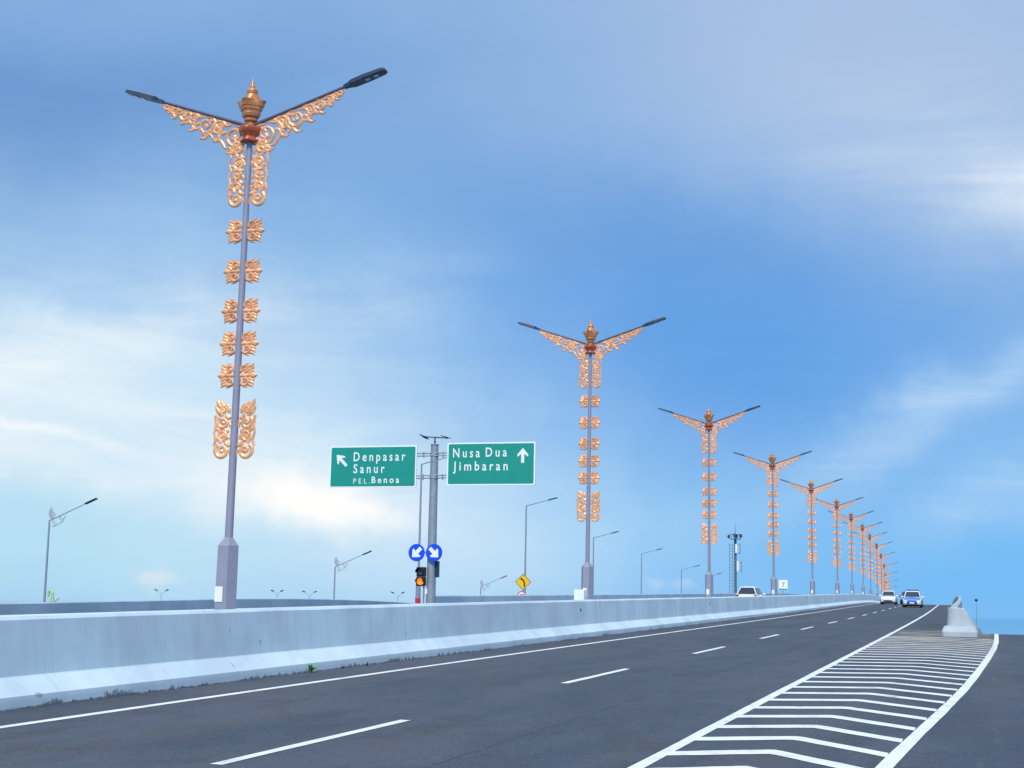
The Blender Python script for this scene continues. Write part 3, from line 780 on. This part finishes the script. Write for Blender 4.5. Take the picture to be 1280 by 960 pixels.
def board(label, x0, x1, z0, z1, y=54.15):
    t = thing('direction_sign', label, 'road sign', ((x0 + x1) / 2, y, (z0 + z1) / 2), 0, 'green direction signs')
    w, h = x1 - x0, z1 - z0
    MB().prism(rrect(-w / 2, w / 2, -h / 2, h / 2, 0.05), 0.0, 0.05).build('panel', MT['sign_white'], t)
    MB().prism(rrect(-w / 2 + 0.055, w / 2 - 0.055, -h / 2 + 0.055, h / 2 - 0.055, 0.05), -0.004, 0.001).build('green_face', MT['sign_green'], t)
    for zz in (0.35, -0.35):
        MB().box((0, 0.085, zz), (w * 0.9, 0.05, 0.08)).build('stiffener', MT['galv'], t)
    return t, (lambda x, z: (x - (x0 + x1) / 2, -0.0085, z - (z0 + z1) / 2))
def arrow_poly(length, hw, sw, hl):
    """arrow pointing +z, tip at length/2"""
    a = length / 2
    return [(0, a), (hw, a - hl), (hw * 0.98, a - hl - 0.09), (sw, a - hl + 0.02), (sw, -a), (-sw, -a), (-sw, a - hl + 0.02), (-hw * 0.98, a - hl - 0.09), (-hw, a - hl)]
def rotp(p, deg): c, s = math.cos(R(deg)), math.sin(R(deg)); return [(x * c - z * s, x * s + z * c) for x, z in p]
t, F = board('green sign with white arrow up-left reading Denpasar Sanur PEL.Benoa', -24.40, -20.755, 6.245, 7.885)
w_ = MT['sign_white']
text_mesh('lettering', 'Denpasar', 0.50, F(-23.39, 7.29), w_, t, 1.5, 0.006, 2.17)
text_mesh('lettering', 'Sanur', 0.50, F(-23.38, 6.82), w_, t, 1.5, 0.006, 1.31)
text_mesh('lettering', 'PEL.', 0.29, F(-23.37, 6.405), w_, t, 1.6, 0.0, 0.70)
text_mesh('lettering', 'Benoa', 0.36, F(-22.60, 6.425), w_, t, 1.5, 0.006, 1.15)
ap = arrow_poly(0.62, 0.20, 0.058, 0.26); q = F(-23.90, 7.325)
MB().prism([(x + q[0], z + q[2]) for x, z in rotp(ap, 45)], -0.011, -0.0045).build('arrow', w_, t)
t, F = board('green sign with white arrow straight up reading Nusa Dua Jimbaran', -19.50, -15.967, 6.31, 7.955)
text_mesh('lettering', 'Nusa', 0.50, F(-19.26, 7.39), w_, t, 1.5, 0.006, 1.085)
text_mesh('lettering', 'Dua', 0.50, F(-17.94, 7.405), w_, t, 1.5, 0.006, 0.85)
text_mesh('lettering', 'Jimbaran', 0.50, F(-19.25, 6.88), w_, t, 1.5, 0.006, 2.20)
ap = arrow_poly(0.57, 0.215, 0.06, 0.25); q = F(-16.46, 7.435)
MB().prism([(x + q[0], z + q[2]) for x, z in ap], -0.011, -0.0045).build('arrow', w_, t)
def disc(n=28, r=1.0): return [(r * math.cos(2 * math.pi * i / n), r * math.sin(2 * math.pi * i / n)) for i in range(n)]
for (x, deg, lab) in ((-20.635, 135, 'round blue sign with white arrow down-left beside the sign mast'), (-19.925, 225, 'round blue sign with white arrow down-right on the sign mast')):
    t = thing('arrow_sign', lab, 'road sign', (x, 54.12, 3.742), 0, 'blue arrow discs')
    MB().prism(disc(r=0.335), 0.0, 0.012).build('disc', MT['sign_blue'], t)
    MB().prism(rotp([(0, .25), (.20, .04), (.20, -.03), (.075, -.01), (.075, -.25), (-.075, -.25), (-.075, -.01), (-.20, -.03), (-.20, .04)], deg), -0.006, 0.001).build('arrow', MT['sign_white'], t)
    MB().box((0.26 if deg == 135 else -0.1, 0.06, 0), (0.5, 0.03, 0.04)).build('bracket', MT['galv'], t)
tl = thing('warning_light', 'two-lamp flashing signal lit amber below, left of the sign mast', 'traffic light', (-20.46, 54.22, gz(-20.46, 54.2)))
g0 = gz(-20.46, 54.2)
MB().tube((0.10, 0.06, 0), (0.10, 0.06, 3.16 - g0), 0.035, n=8).build('post', MT['galv'], tl)
hb = MB()
for zc in (3.02, 2.655): hb.box((0, 0.02, zc - g0), (0.36, 0.18, 0.36), bev=0.03)
hb.build('housing', MT['signal_black'], tl)
for zc, mt_ in ((3.02, 'dark_lens'), (2.655, 'amber')):
    MB().tube((0, -0.075, zc - g0), (0, -0.10, zc - g0), 0.14, 0.125, 18).build('lens', MT[mt_], tl)
    v = MB(); pts = [(0.16 * math.cos(R(a)), 0.16 * math.sin(R(a))) for a in range(-10, 191, 20)]
    for (a, c) in zip(pts, pts[1:]):
        v.add([(a[0], -0.07, a[1] + zc - g0), (c[0], -0.07, c[1] + zc - g0), (c[0], -0.25 + 0.0, c[1] + zc - g0 - 0.01), (a[0], -0.25, a[1] + zc - g0 - 0.01)], [(0, 1, 2, 3)])
        v.add([(a[0] * .95, -0.07, a[1] * .95 + zc - g0), (c[0] * .95, -0.07, c[1] * .95 + zc - g0), (c[0] * .95, -0.25, c[1] * .95 + zc - g0 - 0.01), (a[0] * .95, -0.25, a[1] * .95 + zc - g0 - 0.01)], [(3, 2, 1, 0)])
    v.build('visor', MT['signal_black'], tl)

# ---------------------------------------------------------------- plain lamps on the slip road (row B) and the parallel road (row A)
B = [(-32.59, 85.92, 10.35), (-32.58, 108.32, 9.37), (-34.45, 136.5, 8.37), (-36.9, 168.6, 8.15), (-36.8, 192.1, 7.04), (-38.95, 222.2, 6.86)]
def make_plain(h=10.4):
    t = thing('street_lamp', '', 'street lamp', (0, 0, 0))
    MB().tube((0, 0, 0), (0, 0, h), 0.085, 0.05, 10).build('pole', MT['thin_post'], t)
    MB().tube((0, 0, h - 0.02), (1.75, 0.0, h + 0.42), 0.035, 0.026, 8).build('arm', MT['thin_post'], t)
    lu = MB(); a = math.atan2(0.44, 1.75)
    lu.box((2.06, 0, h + 0.50), (0.72, 0.24, 0.075), ry=-a, bev=0.02); lu.build('luminaire', MT['lamp_dark'], t)
    return t
p0 = make_plain()
BL = ['grey single-arm lamp rising just behind the sign mast', 'slim single-arm lamp standing above the yellow diamond sign', 'slim single-arm lamp just right of the second ornate lamp',
      'slim single-arm lamp midway between the second and third ornate lamps', 'slim single-arm lamp just left of the third ornate lamp', 'far single-arm lamp half hidden behind the third ornate lamp pedestal']
for i, (x, y, z) in enumerate(B):
    o = p0 if i == 0 else copy_tree(p0)
    o.location = (x, y, z - 10.4); o['label'] = BL[i]; o['group'] = 'plain lamps along the slip road'
sl_ = MB().tube((-0.0, 0, 8.7 - 10.4 + 1.7), (0, 0, 3.2), 0.16, 0.15, 12).build('sleeve', MT['post_paint'], p0)
MB().tube((0, 0, 1.85), (0, 0, 2.25), 0.168, n=12).build('red_band', MT['sign_red'], sl_)
def make_orn(h=9.0):
    t = thing('street_lamp', '', 'street lamp', (0, 0, 0))
    MB().tube((0, 0, 0), (0, 0, h), 0.10, 0.065, 10).build('pole', MT['thin_post'], t)
    MB().tube((0, 0, h - 0.05), (2.9, 0, h + 1.16), 0.042, 0.03, 8).build('arm', MT['thin_post'], t)
    a = math.atan2(1.21, 2.9)
    MB().box((3.40, 0, h + 1.37), (1.0, 0.30, 0.10), ry=-a, bev=0.025).build('luminaire', MT['lamp_dark'], t)
    o = MB()
    o.leaf(.25, h + .10, .12, h + 1.0, .42, .05, .1); o.curl(.30, h + .40, .26, R(200), 1.3, -1, .07, .05)
    o.curl(.45, h - .22, .24, R(120), 1.4, 1, .06, .05); o.curl(.98, h + .05, .24, R(160), 1.4, -1, .06, .05)
    o.ribbon([(.05, h - .35), (.3, h - .52), (.7, h - .35), (1.1, h - .12), (1.35, h + .35)], [.05] * 5, .05)
    o.build('scroll_ornament', MT['silver_orn'], t)
    return t
a0_ = make_orn()
for i, ((x, y, z), lab) in enumerate(zip([(-65.13, 95.26, 7.46), (-61.66, 139.03, 5.51), (-68.2, 204.91, 4.71)],
        ['large single-arm lamp with scroll crest at the far left', 'single-arm lamp with scroll crest between the nearest ornate lamp and the sign mast', 'small single-arm lamp with scroll crest just left of the yellow diamond sign'])):
    o = a0_ if i == 0 else copy_tree(a0_)
    o.location = (x, y, z - 9.0); o['label'] = lab; o['group'] = 'crested lamps along the parallel road'
# tiny twin lamps on the far causeway
def make_twin():
    t = thing('street_lamp', '', 'street lamp', (0, 0, 0)); h = 9.6
    MB().tube((0, 0, 0), (0, 0, h), 0.14, 0.10, 8).build('pole', MT['thin_post'], t)
    for s in (-1, 1):
        MB().tube((0, 0, h - .1), (s * 1.8, 0, h + 1.5), 0.07, 0.06, 6).build('arm', MT['thin_post'], t)
        MB().box((s * 2.3, 0, h + 1.65), (1.3, 0.5, 0.42), ry=-s * R(20), bev=0.06).build('luminaire', MT['lamp_dark'], t)
    return t
t0 = make_twin()
for i, ((x, y, z), lab) in enumerate(zip([(-313.2, 537, 4.6), (-269.2, 551, 5.2), (-256.4, 554, 5.1), (-223, 565, 5.4), (-126.8, 594, 6.3)],
        ['tiny twin-arm lamp on the horizon left of the nearest ornate lamp', 'tiny twin-arm lamp on the horizon right of the nearest ornate lamp', 'tiny twin-arm lamp on the horizon just left of the crested lamp by the signs',
         'tiny twin-arm lamp on the horizon just left of the amber signal', 'tiny twin-arm lamp on the horizon right of the second ornate lamp'])):
    o = t0 if i == 0 else copy_tree(t0)
    o.location = (x, y, -4.2 + (z - 5.4)); o.rotation_euler = (0, 0, R([8, -10, 20, -5, 12][i])); o['label'] = lab; o['group'] = 'tiny lamps on the horizon'

# ---------------------------------------------------------------- small road signs
ds = thing('curve_sign', 'yellow diamond sign with black left-bend arrow', 'road sign', (-28.28, 93.6, slip_z(-28.2, 93.6)))
g0 = slip_z(-28.2, 93.6)
MB().tube((0, 0.05, 0), (0, 0.05, 3.6 - g0), 0.03, n=8).build('post', MT['galv'], ds)
dm = MB().prism(rotp(rrect(-.38, .38, -.38, .38, .04), 45), 0, 0.015).build('border', MT['sign_black'], ds); dm.location = (0, 0, 3.40 - g0)
o = MB().prism(rotp(rrect(-.35, .35, -.35, .35, .035), 45), -.004, .001).build('yellow_face', MT['sign_yellow'], ds); o.location = (0, 0, 3.40 - g0)
ar = MB(); ar.ribbon([(.09, -.30), (.09, -.10), (.05, .06), (-.05, .15), (-.09, .17)], [.095, .095, .09, .085, .08], .006, -.009); ar.prism([(-.22, .20), (-.06, .28), (-.05, .09)], -.012, -.006)
o = ar.build('bend_arrow', MT['sign_black'], ds); o.location = (0, 0, 3.40 - g0)
ss = thing('speed_sign', 'round white speed sign with red rim, half hidden below the yellow diamond', 'road sign', (-28.34, 93.55, 0))
o = MB().prism(disc(r=.31), 0, .012).build('red_rim', MT['sign_red'], ss); o.location = (0, 0, 2.50)
o = MB().prism(disc(r=.245), -.004, .001).build('white_face', MT['sign_white'], ss); o.location = (0, 0, 2.50)
text_mesh('lettering', '40', 0.34, (-0.18, -0.008, 2.40), MT['sign_black'], ss, 1.0, 0.006, .36)
km = thing('marker_sign', 'small white square board with red figure and green foot beside the fourth ornate lamp', 'road sign', (-13.62, 109.8, gz(-13.6, 109.8)))
g0 = gz(-13.6, 109.8)
MB().tube((0, 0.03, 0), (0, 0.03, 4.0 - g0), .025, n=8).build('post', MT['galv'], km)
MB().box((0, 0, 3.72 - g0), (.62, .02, .74)).build('board', MT['sign_white'], km)
MB().box((0, -.012, 3.42 - g0), (.58, .006, .10)).build('green_strip', MT['sign_green'], km)
text_mesh('lettering', '7', 0.42, (-.09, -.015, 3.62 - g0), MT['sign_red'], km, 1, .004, .2)

# ---------------------------------------------------------------- telecom mast
tw = thing('telecom_mast', 'slim telecom mast with ladder, panel antennas and dish platform', 'mast', (-51.5, 331.5, -4.5))
H = 21.0 + 4.5
LG = [(.36 * math.cos(R(90 + 120 * k)), .36 * math.sin(R(90 + 120 * k))) for k in range(3)]
for (x, y) in LG: MB().tube((x, y, 0), (x * .7, y * .7, H - 2.4), .085, .07, 6).build('leg', MT['tower_steel'], tw)
lt = MB()
for k in range(28):
    for i in range(3):
        (x0, y0), (x1, y1) = LG[i], LG[(i + 1) % 3]; q0 = 1 - .3 * k * .8 / (H - 2.4); z0 = k * .8
        lt.tube((x0 * q0, y0 * q0, z0), (x1 * q0, y1 * q0, z0 + .8), .045, n=4, caps=False)
lt.build('bracing', MT['tower_steel'], tw)
MB().tube((0, 0, 0), (0, 0, H - 2.0), .17, .13, 8).build('cable_riser', MT['tower_steel'], tw)
MB().tube((0, 0, H - 2.4), (0, 0, H), .07, .03, 6).build('lightning_rod', MT['tower_steel'], tw)
ld = MB()
for sx in (-1.30, -.62): ld.tube((sx, 0, 0), (sx, 0, H - 4.4), .05, n=5)
for k in range(30): ld.tube((-1.30, 0, .6 + k * .7), (-.62, 0, .6 + k * .7), .05, n=5)
for k in range(8): ld.tube((-.62, 0, 2 + k * 2.5), (-.2, 0, 2 + k * 2.5), .04, n=5)
ld.build('ladder', MT['tower_steel'], tw)
pf = MB(); pf.lathe([(H - 3.35, 1.25), (H - 3.25, 1.25)], 10)
for k in range(8):
    a = R(45 * k + 10); pf.tube((1.2 * math.cos(a), 1.2 * math.sin(a), H - 3.3), (1.2 * math.cos(a), 1.2 * math.sin(a), H - 2.2), .05, n=5)
for k in range(10): pf.tube((1.2 * math.cos(R(36 * k)), 1.2 * math.sin(R(36 * k)), H - 2.3), (1.2 * math.cos(R(36 * k + 36)), 1.2 * math.sin(R(36 * k + 36)), H - 2.3), .045, n=5)
pf.tube((-1.2, 0, H - 2.9), (-2.0, 0, H - 2.7), .05, n=5).tube((1.2, 0, H - 2.6), (1.9, 0, H - 2.6), .05, n=5)
pf.build('platform', MT['tower_steel'], tw)
for (a, z, r) in ((-60, H - 2.7, .9), (-100, H - 2.5, .7), (200, H - 2.75, 1.5), (-20, H - 2.6, 1.35)):
    MB().box((r * math.cos(R(a)), r * math.sin(R(a)), z), (.40, .35, .75), rz=R(a), bev=.05).build('radio_unit', MT['lamp_dark'], tw)
for (x, z, hh) in ((.10, H - 5.4, 2.0), (.42, H - 9.3, 2.3)):
    MB().box((x + .20, -.6, z), (.48, .30, hh), bev=.06).build('panel_antenna', MT['plate_white'], tw)
    MB().tube((x + .95, -.2, z - 1.2), (x + .95, -.2, z + 1.2), .07, n=6).tube((0, 0, z + .9), (x + 1.0, -.25, z + .9), .06, n=5).tube((0, 0, z - .9), (x + 1.0, -.25, z - .9), .06, n=5).build('antenna_bracket', MT['tower_steel'], tw)
bm = thing('crane_boom', 'pale green boom peeping over the parapet at the far left', 'crane', (-77.0, 113.6, -1.0))
MB().pipe([(.28, 0, 0), (.22, 0, 2.2), (.10, 0, 3.2), (-.12, 0, 3.5), (-.30, 0, 3.35), (-.32, 0, 2.9)], .13, 8, .10).build('arm', MT['boom_green'], bm)
MB().pipe([(-.20, 0, 0), (-.10, 0, 2.0), (.08, 0, 3.0)], .09, 6).build('brace', MT['boom_green'], bm)
MB().tube((.3, 0, 2.5), (.85, 0, 2.85), .035, n=5).build('rod', MT['thin_post'], bm)
bp_ = thing('camera_pole', 'thin pole with dark ball top standing beyond the exit ramp', 'pole', (-0.43, 127.0, -3.0))
MB().tube((0, 0, 0), (0, 0, 5.95), .035, .02, 8).build('pole', MT['thin_post'], bp_)
MB().lathe([(5.95, .03), (5.98, .09), (6.06, .13), (6.13, .10), (6.17, .03)], 12).build('dome', MT['lamp_dark'], bp_)

# ---------------------------------------------------------------- cars
def make_car(name, label, body, hood=None, lightbar=False, suv=False, group=None):
    """car facing -y, wheels on z=0"""
    t = thing(name, label, 'car', (0, 0, 0), 0, group)
    Lc, w = 4.25, 0.84; H_ = 1.50 if not suv else 1.60
    belt = 0.92 if not suv else 1.02
    # lower body, stations front to back: y, half width, bottom, shoulder, top
    st = [(-2.12, .56, .34, .50, .58), (-2.06, .70, .24, .58, .68), (-1.92, .79, .20, .66, .76), (-1.5, .83, .18, .74, .86), (-1.05, w, .18, .80, belt - .01),
          (-.3, w, .18, .84, belt), (.8, w, .18, .86, belt), (1.5, w - .01, .20, .86, belt - .0), (1.95, .80, .24, .84, belt - .02), (2.08, .74, .30, .78, belt - .06), (2.13, .62, .36, .70, belt - .14)]
    rings = []
    for (y, hw, zb_, zs, zt) in st:
        half = [(hw * .90, zb_), (hw * .985, zb_ + .10), (hw, (zb_ + zs) / 2), (hw * .985, zs), (hw * .93, zt - .015), (hw * .55, zt + .012), (0, zt + .02)]
        ring = [(x, y, z) for x, z in half] + [(-x, y, z) for x, z in reversed(half[:-1])]
        rings.append(ring)
    loft(rings).build('body', MT[body], t)
    if hood:
        hr = []
        for (y, hw, zb_, zs, zt) in st[1:6]:
            hr.append([(-hw * .92, y, zt - .006), (-hw * .5, y, zt + .024), (0, y, zt + .034), (hw * .5, y, zt + .024), (hw * .92, y, zt - .006)])
        loft(hr, closed=False, caps=False).build('bonnet_livery', MT[hood], t)
        MB().box((0, -2.09, .55), (.86, .07, .26), bev=.02).build('front_livery', MT[hood], t)
        for s in (-1, 1): MB().box((s * (w + .004), 0.1, .62), (.012, 2.3, .26)).build('side_stripe', MT[hood], t)
    MB().box((0, 0, .20), (1.36, 3.9, .20)).build('underbody', MT['black_trim'], t)
    # cabin
    r0 = -.45 if not suv else -.55; r1 = .95 if not suv else 1.55; b0 = -1.12; b1 = 1.72 if not suv else 2.0
    cb = [[(-.76, b0, belt), (.76, b0, belt), (.78, .2, belt), (.74, b1, belt), (-.74, b1, belt), (-.78, .2, belt)],
          [(-.60, r0, H_ - .05), (.60, r0, H_ - .05), (.62, .2, H_ - .05), (.58, r1, H_ - .05), (-.58, r1, H_ - .05), (-.62, .2, H_ - .05)],
          [(-.52, r0 + .10, H_), (.52, r0 + .10, H_), (.54, .2, H_), (.50, r1 - .08, H_), (-.50, r1 - .08, H_), (-.54, .2, H_)]]
    if suv: cb = [cb[0]] + [[(x * .88, y, z) for x, y, z in r] for r in cb[1:]]
    kx = .88 if suv else 1.0
    loft(cb, smooth=False).build('cabin', MT[body], t)
    def pane(q, name, off):
        n = (Vector(q[1]) - Vector(q[0])).cross(Vector(q[3]) - Vector(q[0])).normalized()
        c = sum((Vector(p) for p in q), Vector()) / 4
        if n.dot(off) < 0: n = -n
        k = [c + (Vector(p) - c) * .90 + n * .008 for p in q]; kb = [p - n * .02 for p in k]
        loft([kb, k], smooth=False).build(name, MT['car_glass'], t)
    zt = H_ - .05; zb2 = belt + .01
    pane([(-.76, b0, zb2), (.76, b0, zb2), (.60 * kx, r0, zt), (-.60 * kx, r0, zt)], 'windscreen', Vector((0, -1, .5)))
    pane([(-.74, b1, zb2), (.74, b1, zb2), (.58 * kx, r1, zt), (-.58 * kx, r1, zt)], 'rear_window', Vector((0, 1, .3)))
    for s in (-1, 1):
        pane([(s * .765, b0 + .12, zb2), (s * .78, .18, zb2), (s * .62 * kx, .18, zt), (s * .605 * kx, r0, zt)], 'side_window', Vector((s, 0, 0)))
        pane([(s * .78, .24, zb2), (s * .745, b1 - .12, zb2), (s * .59 * kx, r1 - .05, zt), (s * .62 * kx, .24, zt)], 'side_window', Vector((s, 0, 0)))
        MB().box((s * .92, -.80, belt + .05), (.20, .10, .14), bev=.03).build('mirror', MT[body if not hood else 'car_white'], t)
        hl = MB().box((s * .60, -2.0, .615), (.34, .16, .13), rz=s * R(24), bev=.03); hl.build('headlight', MT['head_lamp'], t)
        tlp = MB().box((s * .66, 2.06, .86 if suv else .78), (.20, .12, .30 if suv else .18), rz=-s * R(20), bev=.02); tlp.build('tail_light', MT['tail_lamp'], t)
        for yy in (-1.32, 1.30):
            wh = MB().tube((s * (w - .20), yy, .31), (s * (w + .012), yy, .31), .31, n=18).build('wheel', MT['tyre'], t)
            MB().tube((s * (w + .012), yy, .31), (s * (w + .02), yy, .31), .19, n=12).build('rim', MT['rim'], wh)
    MB().box((0, -2.105, .40), (.95, .06, .15), bev=.02).build('grille', MT['black_trim'], t)
    MB().box((0, -2.145, .42), (.42, .015, .11)).build('number_plate', MT['sign_black'] if not hood else MT['sign_white'], t)
    MB().box((0, 2.145, .62), (.42, .015, .11)).build('number_plate', MT['sign_black'], t)
    MB().box((0, -2.06, .25), (1.3, .10, .10), bev=.03).build('lower_grille', MT['black_trim'], t)
    if lightbar:
        lb = MB().box((0, .0, H_ + .085), (1.10, .28, .12), bev=.03).build('light_bar', MT['car_dark'], t)
        for s in (-1, 1): MB().box((s * .38, 0, H_ + .10), (.34, .30, .13), bev=.03).build('beacon', MT['sign_blue'], lb)
    return t
def place_car(t, x, y, rz=0): t.location = (x + xo(y), y, gz(x, y) + .006); t.rotation_euler = (math.atan((zr(y + 2) - zr(y - 2)) / 4) * (1 if rz == 0 else -1), 0, rz)
c = make_car('car', 'white police car with blue bonnet and roof light bar, driving towards the viewer', 'car_white', hood='car_blue', lightbar=True, group='cars on the road'); place_car(c, -4.95, 146)
c = make_car('car', 'white saloon car coming towards the viewer beside the median', 'car_white', group='cars on the road'); place_car(c, -8.2, 174)
c = make_car('car', 'dark car half hidden between the white saloon and the police car', 'car_dark', group='cars on the road'); place_car(c, -6.5, 188)
c = make_car('car', 'white hatchback seen from behind, its top showing over the median barrier', 'car_white', suv=True, group='cars on the road'); place_car(c, -15.75, 113.2, math.pi)

# ---------------------------------------------------------------- weeds at the foot of the median barrier
def weed(x, y, n, hgt, mt_, label, seed):
    rnd = random.Random(seed); t = thing('weed', label, 'plant', (x, y, gz(x, y)), 0, 'weeds at the barrier foot')
    for k in range(n):
        a = rnd.uniform(0, 6.28); l = hgt * rnd.uniform(.6, 1.3); w = rnd.uniform(.012, .025); r0 = rnd.uniform(0, .03)
        lean = rnd.uniform(.2, 1.1); d = Vector((abs(math.cos(a)) * .7, math.sin(a), 0)); s = Vector((-d.y, d.x, 0))
        pts = []
        for i in range(5):
            q = i / 4; p = d * (r0 + l * lean * q * q) + Vector((0, 0, l * (q - .35 * lean * q * q))); ww = w * math.sin(math.pi * (.15 + .85 * q)) + .001
            pts += [p - s * ww, p + s * ww + Vector((0, 0, .006))]
        MB().add(pts, [(2 * i, 2 * i + 1, 2 * i + 3, 2 * i + 2) for i in range(4)]).build('leaf', MT[mt_], t)
weed(-10.99, 23.9, 26, .15, 'weed', 'bright green weed tuft at the foot of the median barrier', 3)
weed(-11.0, 25.3, 10, .06, 'weed', 'small weed just beyond the bright green tuft on the barrier foot', 5)
weed(-11.0, 26.4, 8, .06, 'dry_weed', 'dull sparse weed farther along the barrier foot', 8)

S.render.engine = 'CYCLES'
S.cycles.max_bounces = 5; S.cycles.diffuse_bounces = 3; S.cycles.glossy_bounces = 3
